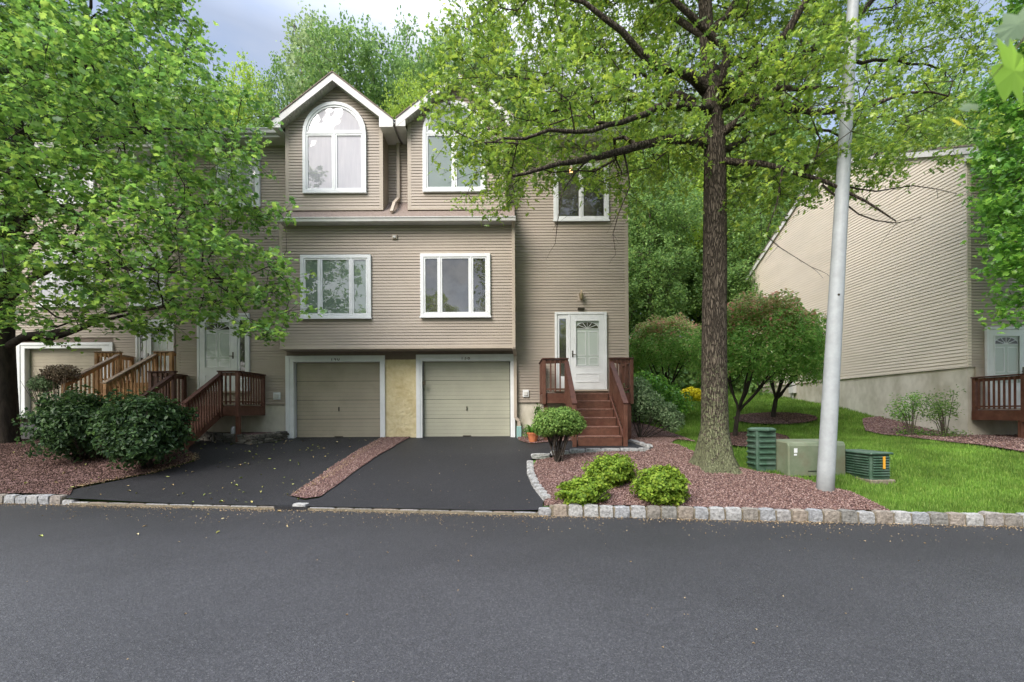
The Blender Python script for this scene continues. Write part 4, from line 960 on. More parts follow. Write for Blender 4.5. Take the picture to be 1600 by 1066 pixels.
for a, b, t, bt in ((60, 150, 395, 480), (205, 260, 395, 480)):
    window(T2, ax(a, 440, W2), ax(b, 440, W2), az_(100, bt, W2), az_(100, t, W2), (1, 1.9, 1) if b - a > 70 else (1, 1), W2 - .032, ['curtain'])
for a, b, t, bt in ((60, 150, 230, 320), (205, 260, 240, 320)):
    window(T2, ax(a, 270, W2), ax(b, 270, W2), az_(100, bt, W2), az_(100, t, W2), (1, 1), W2 - .032, ['curtain'])
window(T, ax(340, 270, W), ax(408, 270, W), az_(370, 325, W), az_(370, 250, W), (1, 1), W - .032, ['curtain'], label='second floor window behind the left tree')

# ================================================================== right building
XC = 12.72; YC = 12.5
T3 = thing('apartment_building', 'sided building at right with long brightened gabled side wall on a concrete base', 'house', (XC, YC, hgt(XC, YC)))
zft = az_(1508, 573.5, YC); zev = az_(1510, 236, YC) ; LEN = 11.2; RS = .5
ridge = LEN / 2
mb = MB(); top = lambda t: zev + RS * (t if t < ridge else LEN - t)
siding(mb, (XC, YC, 0), (0, 1, 0), (-1, 0, 0), zft, zev, lambda z: 0, lambda z: LEN, row=.10, lap=.026, gr=.76)
siding(mb, (XC, YC, 0), (0, 1, 0), (-1, 0, 0), zev, zev + RS * ridge - .05, lambda z: (z - zev) / RS, lambda z: LEN - (z - zev) / RS, row=.10, lap=.026, gr=.76)
mb.build('side_wall', M['siding_lit'], T3)
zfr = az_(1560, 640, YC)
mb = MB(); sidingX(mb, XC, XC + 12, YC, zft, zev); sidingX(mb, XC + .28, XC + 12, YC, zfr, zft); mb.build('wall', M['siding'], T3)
mb = MB(); mb.box(XC + .02, XC + 12, YC + .02, YC + LEN - .02, .2, zft); mb.box(XC + .3, XC + 12, YC + .3, YC + LEN - .02, zft + .001, zev); mb.build('foundation', M['concrete'], T3)
mb = MB(); mb.box(XC - .016, XC + .09, YC - .022, YC + .10, zft, zev); mb.build('corner_trim', M['trim_pale'] if 'trim_pale' in M else M['siding_lit'], T3)
mb = MB(); mb.box(XC + .2, XC + .29, YC - .022, YC + .01, zfr, zft); mb.build('corner_trim', M['trim_tan'], T3)
# roof with rake boards
ov = .45
mb = MB(); ra = [(YC - ov, zev - RS * ov + .16), (YC + ridge, zev + RS * ridge + .16), (YC + LEN + ov, zev - RS * ov + .16)]
mb.prism_x(ra + [(y, z - .04) for y, z in reversed(ra)], XC - .12, XC + 12.2); mb.build('roof', M['shingle'], T3)
mb = MB(); rb = [(y, z - .041) for y, z in ra]
mb.prism_x([rb[0], rb[1], (rb[1][0], rb[1][1] - .22), (rb[0][0], rb[0][1] - .20)], XC - .10, XC - .07); mb.prism_x([rb[1], rb[2], (rb[2][0], rb[2][1] - .20), (rb[1][0], rb[1][1] - .22)], XC - .10, XC - .07)
mb.prism_x([(YC - ov, rb[0][1] - .02), (YC, rb[0][1] + RS * ov - .02), (YC, rb[0][1] - .2), (YC - ov, rb[0][1] - .2)], XC - .068, XC - .03)
mb.build('rake_board', M['fascia'], T3)
mb = MB(); mb.box(XC - .1, XC + 12.2, YC - ov, YC, rb[0][1] - .22, rb[0][1] - .20); mb.box(XC - .069, XC + 12.2, YC - ov, YC - ov + .02, rb[0][1] - .199, rb[0][1] - .005); mb.build('soffit', M['fascia'], T3)
mb = MB(); gutter(mb, XC - .1, XC + 12.2, YC - ov, rb[0][1] + .0); mb.build('gutter', M['fascia'], T3)
front_door(T3, ax(1540, 580, YC - .05), ax(1604, 580, YC - .05), az_(1570, 637, YC - .05), az_(1570, 511, YC - .05), YC - .032, None, 'right', 'white storm door of the right building')
q = at(1516, 575, 12.4)
window(T3, XC + 4.0, XC + 6, 3.4, 5.0, (1, 1.9, 1), YC - .032, ['room']); window(T3, XC + 4.0, XC + 6, 6.6, 8.2, (1, 1), YC - .032, ['room'])
# meter box and conduit on the side wall
mb = MB(); p = at(1238, 612, 20.2); mb.box(XC - .16, XC - .001, 20.0, 20.35, 2.35, 3.0); mb.tube([(XC - .06, 20.18, 2.0), (XC - .06, 20.18, 2.4)], [.03, .03], 8); mb.build('meter_box', M['soffit'], T3, bevel=.01)

# ================================================================== porches
def porch(label, xl, xr, s0, s1, zdeck, yw, dep, yb, zb, wood, cap, tread, group=None, zfoot=None, left_side=True, nrise=6, rails=(1, 1)):
    """raised landing on posts against the wall, railings each side, stairs coming forward between s0 and s1"""
    yf = yw - dep; P = thing('porch', label, 'porch', ((xl + xr) / 2, (yf + yw) / 2, zb), group)
    rh = .88; pw = .09
    mb = MB(); n = int((yw - yf) / .14)
    for i in range(n): mb.box(xl, xr, yf + (yw - yf) * i / n + .004, yf + (yw - yf) * (i + 1) / n - .004, zdeck - .035, zdeck)
    mb.build('deck', tread, P)
    mb = MB(); mb.box(xl - .0, s0 - .02, yf - .04, yf, zdeck - .27, zdeck - .02) if s0 - xl > .05 else 0; mb.box(s1 + .02, xr, yf - .04, yf, zdeck - .27, zdeck - .02)
    mb.box(xl - .04, xl - .002, yf - .04, yw - .02, zdeck - .27, zdeck - .015); mb.box(xr + .002, xr + .04, yf - .04, yw - .02, zdeck - .27, zdeck - .015); build_each(mb, 'rim_board', wood, P, bevel=.005)
    for x in (xl + .045, xr - .045):
        mb = MB(); mb.box(x - .05, x + .05, yf + .0, yf + .1, (zfoot or hgt(x, yf)) - .15, zdeck - .27); mb.build('support_post', wood, P, bevel=.006)
    for x in (xl - .0, xr, s0 - .055, s1 + .055):
        mb = MB(); mb.box(x - pw / 2, x + pw / 2, yf - .09, yf - .0, zdeck - .30, zdeck + rh); mb.build('post', wood, P, bevel=.006)
    for x in (xl, xr):
        mb = MB(); mb.box(x - pw / 2, x + pw / 2, yw - .12, yw - .03, zdeck - .05, zdeck + rh); mb.build('post', wood, P, bevel=.006)
    def rail_front(a, b):
        if b - a < .15: return
        mb = MB(); mb.box(a, b, yf - .065, yf - .03, zdeck + rh - .10, zdeck + rh - .01); mb.box(a, b, yf - .065, yf - .03, zdeck + .08, zdeck + .12)
        k = max(1, int((b - a) / .13)); 
        for i in range(1, k + 1):
            x = a + (b - a) * i / (k + 1); mb.box(x - .018, x + .018, yf - .10, yf - .066, zdeck + .03, zdeck + rh - .02)
        r = mb.build('railing', wood, P)
        mb = MB(); mb.box(a - .1, b + .1, yf - .12, yf + .03, zdeck + rh + .001, zdeck + rh + .035); mb.build('cap', cap, r, bevel=.006)
    def rail_side(x, sg):
        mb = MB(); mb.box(x - .018, x + .018, yf, yw - .12, zdeck + rh - .10, zdeck + rh - .01); mb.box(x - .018, x + .018, yf, yw - .12, zdeck + .08, zdeck + .12)
        k = int((yw - yf) / .13)
        for i in range(1, k): y = yf + (yw - .1 - yf) * i / k; mb.box(x + sg * .02, x + sg * .052, y - .018, y + .018, zdeck + .03, zdeck + rh - .02)
        r = mb.build('railing', wood, P)
        mb = MB(); mb.box(x - .07, x + .07, yf + .031, yw - .02, zdeck + rh + .001, zdeck + rh + .035); mb.build('cap', cap, r, bevel=.006)
    rail_front(xl + .05, s0 - .10); rail_front(s1 + .10, xr - .05); rail_side(xl, -1); rail_side(xr, 1)
    # stairs
    H = (zdeck - zb) / nrise; run = (yf - yb) / (nrise - 1)
    for i in range(1, nrise):
        z = zdeck - i * H; y1 = yf - (i - 1) * run; y0 = y1 - run
        mb = MB(); mb.box(s0 + .02, s1 - .02, y0 - .03, y1, z - .038, z); mb.build('tread', tread, P, bevel=.008)
    mb = MB()
    for i in range(nrise):
        z = zdeck - i * H; y = yf - i * run; mb.box(s0 + .021, s1 - .021, y - .02, y, z - H - (.02 if i == nrise - 1 else 0), z - .04)
    mb.build('risers', wood, P)
    for x in (s0, s1):
        sg = -1 if x == s0 else 1
        mb = MB(); mb.prism_x([(yf, zdeck - .02), (yf, zdeck - .32), (yb - .05, zb - .25), (yb - .05, zb - .02 + H * .9), (yb + .0, zb + H)], x - .02 + sg * .02, x + .02 + sg * .02); mb.build('stringer', wood, P)
    for x, on in ((s0 - .055, rails[0]), (s1 + .055, rails[1])):
        if not on: continue
        za, zc = zdeck + rh - .06, zb + H + rh - .14; ya, yc = yf - .09, yb - .02
        mb = MB(); mb.box(x - .045, x + .045, yc - .045, yc + .045, zb - .2, zc); mb.build('post', wood, P, bevel=.006)
        mb = MB(); mb.bar((x, ya, za - .07), (x, yc, zc - .07), .035, .09); k = nrise * 2 + 1
        for i in range(1, k):
            t = i / k; y = ya + (yc - ya) * t; z = za + (zc - za) * t; sd = .04 if x > s1 else -.04
            mb.box(x + sd - .016, x + sd + .016, y - .018, y + .018, z - .95 if k else 0, z - .03)
        r = mb.build('stair_railing', wood, P)
        mb = MB(); mb.bar((x, ya + .02, za + .0), (x, yc - .06, zc + .0), .12, .035); mb.build('cap', cap, r, bevel=.005)
    return P
yF = 11.85
porch('reddish brown porch with six steps in front of the 138 door', ax(850, 600, yF), ax(986, 600, yF), ax(888, 620, yF), ax(951, 620, yF), az_(915, 614, yF), W - .03, W - .03 - yF, 10.35, az_(940, 695.5, 10.35), M['cedar_red'], M['cedar_dark'], M['tread'])
yF = 11.8
porch('dark red porch on the left beside the dry stone ledge', ax(238, 600, yF), ax(373, 600, yF), ax(277, 620, yF), ax(343, 620, yF), az_(350, 634, yF), W - .03, W - .03 - yF, 10.5, az_(290, 690, 10.5), M['cedar_red'], M['cedar_dark'], M['tread'])
yF = 13.15
porch('unpainted light wood porch and stairs leading to 142', ax(154, 580, yF), ax(270, 580, yF), ax(192, 580, yF), ax(243, 580, yF), az_(210, 598, yF), W2 - .03, W2 - .03 - yF, 11.5, az_(120, 655, 11.5), M['newwood'], M['newcap'], M['newwood'])
yF = 11.25
porch('red brown porch of the right building cut by the right photo edge', ax(1597, 640, yF), ax(1597, 640, yF) + 2.2, ax(1597, 640, yF) + 1.0, ax(1597, 640, yF) + 1.9, az_(1580, 641, yF), YC - .03, YC - .03 - yF, 9.9, .62, M['cedar_red'], M['cedar_dark'], M['tread'])

# ================================================================== dry stone ledge under the left porch, small jar
RW = thing('retaining_wall', 'low dry stacked dark stone ledge under the left porch', 'wall', G(390, 694))
path_ = [G(308, 687), G(340, 691), (G(392, 695)), G(420, 691), G(443, 687)]
path_[-1] = Vector((ax(445, 686, 12.9), 12.9, .84))
idx = 0
mb = MB()
for course in range(4):
    d = [0]
    for a, b in zip(path_, path_[1:]): d.append(d[-1] + (b - a).length)
    s_ = rnd.uniform(0, .1) 
    while s_ < d[-1]:
        w = rnd.uniform(.12, .3)
        for j in range(len(path_) - 1):
            if s_ + w / 2 <= d[j + 1]: c = path_[j].lerp(path_[j + 1], (s_ + w / 2 - d[j]) / (d[j + 1] - d[j])); dr = path_[j + 1] - path_[j]; break
        dr.z = 0; dr = dr.normalized()
        rock(mb, (c.x + rnd.uniform(-.015, .015), c.y + rnd.uniform(-.015, .015) + .03, hgt(c.x, c.y) + .03 + course * .062), dr, w, .2, .066, idx, .14); idx += 1
        s_ += w + .006
mb.build('stones', M['wallstone'], RW)
fl = MB(); q0, q1 = path_[0], path_[-1]
fl.poly([(p.x, p.y + .06, hgt(p.x, p.y) + .2) for p in path_] + [(q1.x, 13.0, 1.04), (q0.x, 13.0, 1.04)]); fl.build('soil', M['mulch_base'], RW)
q = at(365, 680, 11.9); mb = MB(); mb.lathe((q.x, 11.9, 1.04), [(.05, 0), (.07, .03), (.07, .15), (.05, .17), (.05, .2), (.0, .2)], 14)
tag(mb.build('jar', M['curtain'], smooth=False), 'small off-white jar standing on the stone ledge under the left porch', 'jar')
# ------------------------------------------------------------------ vegetation
def leafcols(a, b, c, rough=.5, transl=.38):
    a, b, c = [tuple(min(.6, v * 1.28) + (.012 if i == 2 else .008 if i == 0 else 0) for i, v in enumerate(q)) for q in (a, b, c)]
    return [(0, a), (1, c), (.45, b), (.85, tuple((x + y) / 2 for x, y in zip(b, c)))]
M['leaf_left'] = island_mat('leaf_broad_green', leafcols((.045, .12, .020), (.095, .21, .028), (.22, .33, .05)), rough=.34, spec=.55, transl=.45, mottle=.18, bscale=1.3)
M['leaf_oak'] = island_mat('leaf_oak_green', leafcols((.060, .13, .014), (.125, .22, .022), (.26, .34, .035)), rough=.34, spec=.55, transl=.45, mottle=.18, bscale=1.3)
M['leaf_maple'] = island_mat('leaf_maple_green', leafcols((.045, .14, .02), (.10, .25, .03), (.20, .37, .045)), rough=.34, spec=.55, transl=.45, mottle=.18, bscale=1.3)
M['leaf_wood'] = island_mat('leaf_wood_green', leafcols((.06, .125, .032), (.10, .19, .045), (.18, .28, .06)), rough=.55, transl=.4)
M['leaf_pale'] = island_mat('leaf_pale_green', leafcols((.11, .17, .06), (.17, .24, .09), (.25, .32, .14)), rough=.5, transl=.35)
M['leaf_lime'] = island_mat('leaf_lime', leafcols((.12, .21, .03), (.19, .29, .035), (.28, .37, .05)), rough=.5, transl=.45)
M['leaf_dark'] = island_mat('leaf_dark_green', leafcols((.022, .065, .016), (.038, .10, .022), (.065, .15, .028)), rough=.5, transl=.3)
M['leaf_hedge'] = island_mat('leaf_hedge', leafcols((.014, .040, .010), (.028, .070, .016), (.055, .115, .022)), rough=.45, transl=.3)
M['leaf_photinia'] = island_mat('leaf_tinged_red', [(0, (.10, .24, .05)), (1, (.38, .27, .14)), (.6, (.20, .37, .08)), (.94, (.30, .43, .12)), (.99, (.38, .30, .15))], rough=.45, transl=.5)
M['leaf_photinia_tip'] = island_mat('leaf_red_tip', [(0, (.20, .28, .08)), (1, (.60, .25, .20)), (.5, (.33, .34, .13)), (.8, (.46, .30, .17))], rough=.45, transl=.5)
M['needle_lime'] = island_mat('needles_lime', [(0, (.07, .13, .014)), (1, (.27, .36, .035)), (.4, (.15, .25, .022)), (.97, (.24, .32, .035))], rough=.6, transl=.3)
M['needle_green'] = island_mat('needles_green', [(0, (.08, .16, .035)), (1, (.25, .36, .09)), (.5, (.15, .26, .055))], rough=.6, transl=.3)
M['needle_blue'] = island_mat('needles_bluish', [(0, (.09, .15, .07)), (1, (.27, .35, .19)), (.5, (.16, .25, .11))], rough=.6, transl=.2)
M['needle_brown'] = island_mat('dry_twigs', [(0, (.10, .075, .05)), (1, (.24, .18, .12)), (.5, (.16, .12, .08))], rough=.8, transl=.1)
M['flower_yellow'] = island_mat('yellow_flowers', [(0, (.55, .48, .01)), (1, (.85, .72, .03)), (.5, (.72, .66, .02))], rough=.6, transl=.08)

def E(px, py, rx, ry, D, rd): c = at(px, py, D); return (np.array(c), np.array([rx * D / F, rd, ry * D / F]))
def sample(ells, spacing, shell=.9, rng=RNG, minz=None, nmax=200000, cut=None):
    vol = np.array([e[1].prod() for e in ells]); p = vol / vol.sum()
    n = int(min(nmax, vol.sum() * 4.2 / spacing ** 3 * 3))
    out = []; seen = set()
    which = rng.choice(len(ells), n, p=p); d = rng.normal(size=(n, 3)); d /= np.linalg.norm(d, axis=1, keepdims=True); r = rng.random(n) ** (1 / 3)
    for w, dd, rr in zip(which, d, r):
        c, R_ = ells[w]; q = c + dd * rr * R_
        best = 9
        for c2, R2 in ells: best = min(best, np.sqrt((((q - c2) / R2) ** 2).sum()))
        if best < shell and rng.random() > (best / shell) ** 1.4 * .8 + .25: continue
        if cut and cut(q): continue
        key = tuple(np.floor(q / spacing).astype(int))
        if key in seen: continue
        seen.add(key); out.append(q)
    return np.array(out)
def grow(limbs, clumps, step=.28, r_tip=.006, sag=.08, rng=RNG, up_pen=.3, rmax=.07):
    P = []; PAR = []; RAD = []; BR = []      # BR: branches as node index lists
    for li, limb in enumerate(limbs):
        pts = [np.array(p[0], float) for p in limb]; rr = [p[1] for p in limb]
        if li == 0: par = -1
        else:
            A = np.array(P); par = int(np.argmin(((A - pts[0]) ** 2).sum(1)))
        br = [par] if par >= 0 else []
        for i in range(len(pts) - 1):
            L = np.linalg.norm(pts[i + 1] - pts[i]); m = max(1, int(L / step))
            p0 = pts[max(i - 1, 0)]; p3 = pts[min(i + 2, len(pts) - 1)]
            for k in range(m + (1 if i == len(pts) - 2 else 0)):
                t = k / m; a, b = pts[i], pts[i + 1]
                q = .5 * ((2 * a) + (-p0 + b) * t + (2 * p0 - 5 * a + 4 * b - p3) * t * t + (-p0 + 3 * a - 3 * b + p3) * t ** 3)
                if li: q = q + rng.normal(size=3) * .018
                P.append(q); PAR.append(par); RAD.append(rr[i] + (rr[i + 1] - rr[i]) * t); par = len(P) - 1; br.append(par)
        BR.append(br)
    nh = len(P)
    cap = nh + len(clumps) * 14 + 10; A = np.zeros((cap, 3)); A[:nh] = P; cnt = nh
    PARa = np.full(cap, -1); PARa[:nh] = PAR; base = A[0]
    D = np.array([((A[:nh] - c) ** 2).sum(1).min() for c in clumps]); order = np.argsort(D)
    ends = []
    dist0 = np.zeros(cap); dist0[:nh] = np.linalg.norm(A[:nh] - base, axis=1)
    for ci in order:
        c = clumps[ci]; dv = c - A[:cnt]; d = np.linalg.norm(dv, axis=1)
        cost = d * (1 + up_pen * np.clip(-dv[:, 2] / (d + 1e-6), 0, 1)) + .12 * dist0[:cnt]
        j = int(np.argmin(cost)); L = d[j]; m = max(1, int(L / step)); p0 = A[j].copy(); br = [j]
        pj = PARa[j]; pd = (A[j] - A[pj]) if pj >= 0 else np.array([0, 0, 1.]); pd = pd / (np.linalg.norm(pd) + 1e-6)
        ctrl = p0 + pd * L * .35 + np.array([0, 0, 1]) * L * sag
        for k in range(1, m + 1):
            t = k / m; q = (1 - t) ** 2 * p0 + 2 * t * (1 - t) * ctrl + t * t * c
            if k < m: q = q + rng.normal(size=3) * .03
            A[cnt] = q; PARa[cnt] = br[-1]; dist0[cnt] = dist0[br[-1]] + L / m; br.append(cnt); cnt += 1
        BR.append(br); ends.append(br[-1])
    A = A[:cnt]; PARa = PARa[:cnt]; tips = np.zeros(cnt); tips[ends] = 1
    for i in range(cnt - 1, 0, -1):
        if PARa[i] >= 0: tips[PARa[i]] += tips[i]
    rad = r_tip * np.maximum(tips, 1) ** .48; rad = np.minimum(rad, rmax)
    rad[:nh] = RAD
    for i in range(nh, cnt): rad[i] = min(rad[i], rad[PARa[i]] * .85)
    return A, PARa, rad, BR, nh, np.array(ends)
def wood_mesh(A, rad, BR, nh, root_k=14):
    mb = MB()
    for bi, br in enumerate(BR):
        if len(br) < 2: continue
        pts = [A[i] for i in br]; rr = [rad[i] for i in br]
        if bi and len(rr) > 1: rr[0] = min(rr[0], rr[1] * 1.35)
        mx_ = max(rr); k = root_k if mx_ > .12 else 8 if mx_ > .05 else 5 if mx_ > .02 else 3
        mb.tube(pts, rr, k, cap=False)
    return mb
def twigs(ends, A, PARa, n, length, droop, rng=RNG, outward=None, flat=.5):
    """n twigs per tip -> start, end arrays"""
    e = np.repeat(ends, n); s = A[e]; par = PARa[e]; d = A[e] - A[par]; d /= (np.linalg.norm(d, axis=1, keepdims=True) + 1e-6)
    r = rng.normal(size=s.shape); r[:, 2] *= flat; r /= np.linalg.norm(r, axis=1, keepdims=True)
    v = r * .95 + d * .55; v[:, 2] -= droop; v /= np.linalg.norm(v, axis=1, keepdims=True)
    L = length * rng.uniform(.5, 1.3, len(s))[:, None]
    return s, s + v * L
def leaves_on(s, e, per, jitter, size, kind, mat, parent, rng=RNG, up=1.0, rnd_n=.65, name='crown', t0=.1):
    k = len(s) * per; t = rng.uniform(t0, 1.08, (len(s), per, 1)); P = (s[:, None] * (1 - t) + e[:, None] * t).reshape(-1, 3) + rng.normal(size=(k, 3)) * jitter
    nm = rng.normal(size=(k, 3)) * rnd_n + np.array([0, 0, up])
    T, ft = LEAF[kind]
    sz = size * rng.uniform(.6, 1.25, k)
    o = np_mesh(name, scatter_tmpl(T, P, frames(nm, rng.uniform(0, 6.3, k)), sz), len(T), mat, parent, ft)
    return o
def twig_mesh(mb, s, e, r=.005):
    for a, b in zip(s, e): mb.tube([a, (a + b) / 2 + np.array([0, 0, .02]), b], [r, r * .8, r * .4], 3, cap=False)

# --- the big tree at left
r_ = np.random.default_rng(5)
D0 = 10.9; gz0 = G(12, 694); base = Vector((gz0.x, gz0.y, gz0.z)); D0 = base.y
def L_(px, py, D, r): return (tuple(at(px, py, D)), r)
LT = thing('broadleaf_tree', 'big leafy tree with dark trunk at the left photo edge, its crown over the stairs', 'tree', base)
trunk = [((base.x - .05, base.y, base.z - .2), .36), ((base.x - .04, base.y, base.z + .15), .27), L_(8, 600, D0, .225), L_(6, 520, D0, .21), L_(10, 430, D0, .19), L_(18, 330, D0, .17), L_(30, 220, D0, .14), L_(50, 110, D0, .11), L_(60, 0, D0, .08), L_(70, -120, D0, .05)]
limbs = [trunk,
 [L_(12, 545, D0, .10), L_(40, 526, D0 - .2, .085), L_(90, 519, D0 - .6, .07), L_(125, 512, D0 - .9, .06), L_(170, 490, D0 - 1.4, .045), L_(260, 480, D0 - 1.8, .025)],
 [L_(35, 530, D0 - .1, .07), L_(80, 530, D0 + .2, .06), L_(130, 512, D0 + .5, .05), L_(220, 485, D0 + .6, .035), L_(340, 470, D0 + .4, .02)],
 [L_(10, 470, D0, .09), L_(60, 430, D0 - .6, .075), L_(110, 415, D0 - 1.2, .06), L_(220, 420, D0 - 2, .035), L_(360, 440, D0 - 2.2, .02)],
 [L_(16, 380, D0, .09), L_(70, 300, D0 - .3, .075), L_(110, 235, D0 - .8, .06), L_(210, 210, D0 - 1.2, .04), L_(330, 200, D0 - 1, .02)],
 [L_(14, 400, D0, .08), L_(110, 340, D0 + .4, .06), L_(200, 330, D0 + .4, .045), L_(300, 320, D0 + .2, .03), L_(400, 330, D0, .015)],
 [L_(30, 250, D0, .08), L_(90, 150, D0 - .6, .06), L_(115, 110, D0 - .9, .05), L_(135, 30, D0 - 1, .035), L_(150, -60, D0 - 1, .02)],
 [L_(40, 180, D0, .07), L_(110, 120, D0 + .6, .055), L_(200, 60, D0 + .9, .035), L_(270, 10, D0 + .8, .02)],
 [L_(10, 440, D0, .08), L_(-60, 330, D0 + .4, .06), L_(-160, 230, D0, .035)],
 [L_(10, 490, D0, .08), L_(-80, 420, D0 - .8, .05), L_(-200, 360, D0 - 1.2, .025)],
 [L_(60, 110, D0, .05), L_(0, 20, D0 + .5, .04), L_(-60, -80, D0 + .5, .02)]]
ell_ = [E(60, 150, 190, 190, 10, 2.3), E(200, 230, 175, 170, 9.6, 2.4), E(235, 110, 105, 100, 10.5, 1.6), E(330, 330, 88, 120, 9.8, 1.8), E(390, 430, 72, 55, 9.6, 1.5), E(215, 420, 190, 85, 9.4, 2.3), E(90, 455, 120, 70, 9.4, 2.0),
        E(425, 500, 34, 34, 9.4, .8), E(345, 190, 50, 90, 10.5, 1.2), E(300, 470, 110, 45, 9.6, 1.6), E(30, -40, 240, 130, 10.5, 2.6), E(-190, 230, 200, 270, 10, 2.6), E(165, 20, 120, 60, 10.8, 1.6), E(60, 330, 170, 150, 9.6, 2.3), E(415, 330, 22, 20, 9.6, .5)]
def cutL(q):
    x = q[0] * F / q[1] + 800; y = 643 - (q[2] - 1.6) * F / q[1]
    return y > 520 + 12 * math.sin(x * .05) or q[1] > 12.2 or (x > 385 and 345 < y < 380) or (x > 60 and 505 < y and x < 300 and rnd.random() < .5)
cl_ = sample(ell_, .70, rng=r_, cut=cutL)
A, PA, rad, BR, nh, ends = grow(limbs, cl_, rng=r_, rmax=.05)
wm = wood_mesh(A, rad, BR, nh)
s, e = twigs(ends, A, PA, 5, .46, .12, r_, flat=.5); 
wm.build('trunk', M['bark_dark'], LT, smooth=True)
tm = MB(); twig_mesh(tm, s, e, .0045); tm.build('twigs', M['bark_dark'], LT)
leaves_on(s, e, 11, .075, .12, 'maple', M['leaf_left'], LT, r_, t0=.45, up=1.0, rnd_n=.6)
print('left tree clumps', len(cl_), 'leaves', len(s) * 9)

# --- oak
r_ = np.random.default_rng(9)
ob = G(1118, 730); DO = ob.y
OT = thing('oak_tree', 'tall oak with mossy grey trunk standing on the gravel bed beside the lamp pole', 'tree', ob)
trunk = [((ob.x, ob.y, ob.z - .25), .62), ((ob.x, ob.y, ob.z + .02), .43), ((ob.x, ob.y, ob.z + .22), .345), L_(1117, 670, DO, 0.250), L_(1116, 600, DO, 0.233), L_(1116, 500, DO, 0.221), L_(1117, 400, DO, 0.215), L_(1117, 300, DO, 0.205), L_(1117, 225, DO, 0.193), L_(1112, 160, DO, 0.164), L_(1106, 90, DO, 0.143), L_(1103, 30, DO, 0.123), L_(1098, -60, DO, .12), L_(1092, -200, DO, .08), L_(1090, -300, DO, .04)]
d = DO
limbs = [trunk,
 [L_(1105, 224, d, .10), L_(1085, 221, d - .2, .085), L_(1043, 219, d - .6, .075), L_(974, 233, d - 1.0, .06), L_(917, 250, d - 1.3, .05), L_(872, 256, d - 1.6, .035), L_(800, 275, d - 1.9, .02)],
 [L_(1105, 140, d, .12), L_(1082, 119, d - .2, .10), L_(1050, 108, d - .4, .08), L_(1020, 102, d - .7, .07), L_(991, 74, d - .9, .06), L_(946, 28, d - 1.1, .045), L_(912, 3, d - 1.2, .035), L_(840, -15, d - 1.2, .02)],
 [L_(1108, 180, d, .09), L_(1060, 150, d + .3, .07), L_(1003, 151, d + .6, .055), L_(906, 165, d + .9, .035), L_(820, 190, d + .9, .02)],
 [L_(1112, 170, d, .09), L_(1045, 165, d - .8, .06), L_(990, 185, d - 1.2, .045), L_(900, 205, d - 1.8, .03), L_(790, 215, d - 2.0, .018)],
 [L_(1125, 165, d, .10), L_(1150, 152, d - .2, .085), L_(1190, 151, d - .5, .07), L_(1247, 168, d - .8, .06), L_(1304, 176, d - .9, .05), L_(1360, 165, d - 1, .035), L_(1418, 145, d - 1, .022), L_(1480, 150, d - 1, .012)],
 [L_(1122, 150, d, .11), L_(1150, 130, d + .1, .10), L_(1179, 122, d + .2, .09), L_(1236, 111, d + .4, .08), L_(1282, 68, d + .5, .07), L_(1321, 43, d + .6, .06), L_(1367, 0, d + .7, .05), L_(1420, -40, d + .8, .03)],
 [L_(1128, 150, d, .10), L_(1150, 128, d - .3, .09), L_(1190, 91, d - .6, .08), L_(1230, 51, d - .8, .07), L_(1259, 0, d - .9, .055), L_(1290, -70, d - 1, .03)],
 [L_(1122, 160, d, .09), L_(1125, 140, d - .25, .08), L_(1131, 74, d - .5, .07), L_(1088, 34, d - .7, .06), L_(1054, 0, d - .8, .045), L_(1000, -60, d - 1, .02)],
 [L_(1120, 215, d, .09), L_(1156, 190, d - .4, .075), L_(1185, 160, d - .6, .06), L_(1213, 137, d - .8, .05), L_(1259, 137, d - .9, .045), L_(1310, 134, d - 1, .03)],
 [L_(1118, 250, d, .075), L_(1160, 255, d - .4, .06), L_(1220, 262, d - .9, .045), L_(1290, 285, d - 1.2, .032), L_(1350, 315, d - 1.4, .02), L_(1400, 345, d - 1.5, .01)],
 [L_(1110, 120, d, .08), L_(1180, 80, d + .6, .06), L_(1290, 95, d + 1, .045), L_(1400, 95, d + 1.2, .03), L_(1480, 110, d + 1.2, .016)],
 [L_(1105, 60, d, .07), L_(1150, 0, d + .5, .055), L_(1190, -80, d + .6, .03)],
 [L_(1104, 60, d, .07), L_(1030, 10, d + .6, .05), L_(950, -60, d + .8, .03)],
 [L_(1130, 230, d, .07), L_(1180, 215, d + .6, .05), L_(1250, 200, d + 1, .035), L_(1330, 215, d + 1.1, .02)],
 # drooping bare ends seen against the siding
 [L_(974, 233, d - 1.0, .02), L_(985, 290, d - 1.0, .012), L_(968, 330, d - 1.0, .009), L_(955, 365, d - 1.0, .007), L_(962, 400, d - 1.0, .004)],
 [L_(917, 250, d - 1.3, .018), L_(880, 300, d - 1.3, .010), L_(872, 350, d - 1.3, .008), L_(868, 380, d - 1.3, .004)],
 [L_(1290, 285, d - 1.2, .018), L_(1370, 300, d - 1.2, .012), L_(1430, 290, d - 1.2, .009), L_(1495, 305, d - 1.2, .004)],
 [L_(1290, 285, d - 1.2, .018), L_(1340, 335, d - 1.3, .012), L_(1400, 350, d - 1.3, .008), L_(1440, 338, d - 1.3, .004)],
 [L_(1220, 262, d - .9, .018), L_(1215, 320, d - 1.0, .012), L_(1200, 365, d - 1.0, .009), L_(1240, 400, d - 1.0, .006), L_(1285, 425, d - 1, .004)],
 [L_(1060, 222, d - .5, .016), L_(1012, 262, d - .7, .011), L_(985, 268, d - .8, .008), L_(940, 285, d - .8, .006), L_(905, 330, d - .8, .003)]]
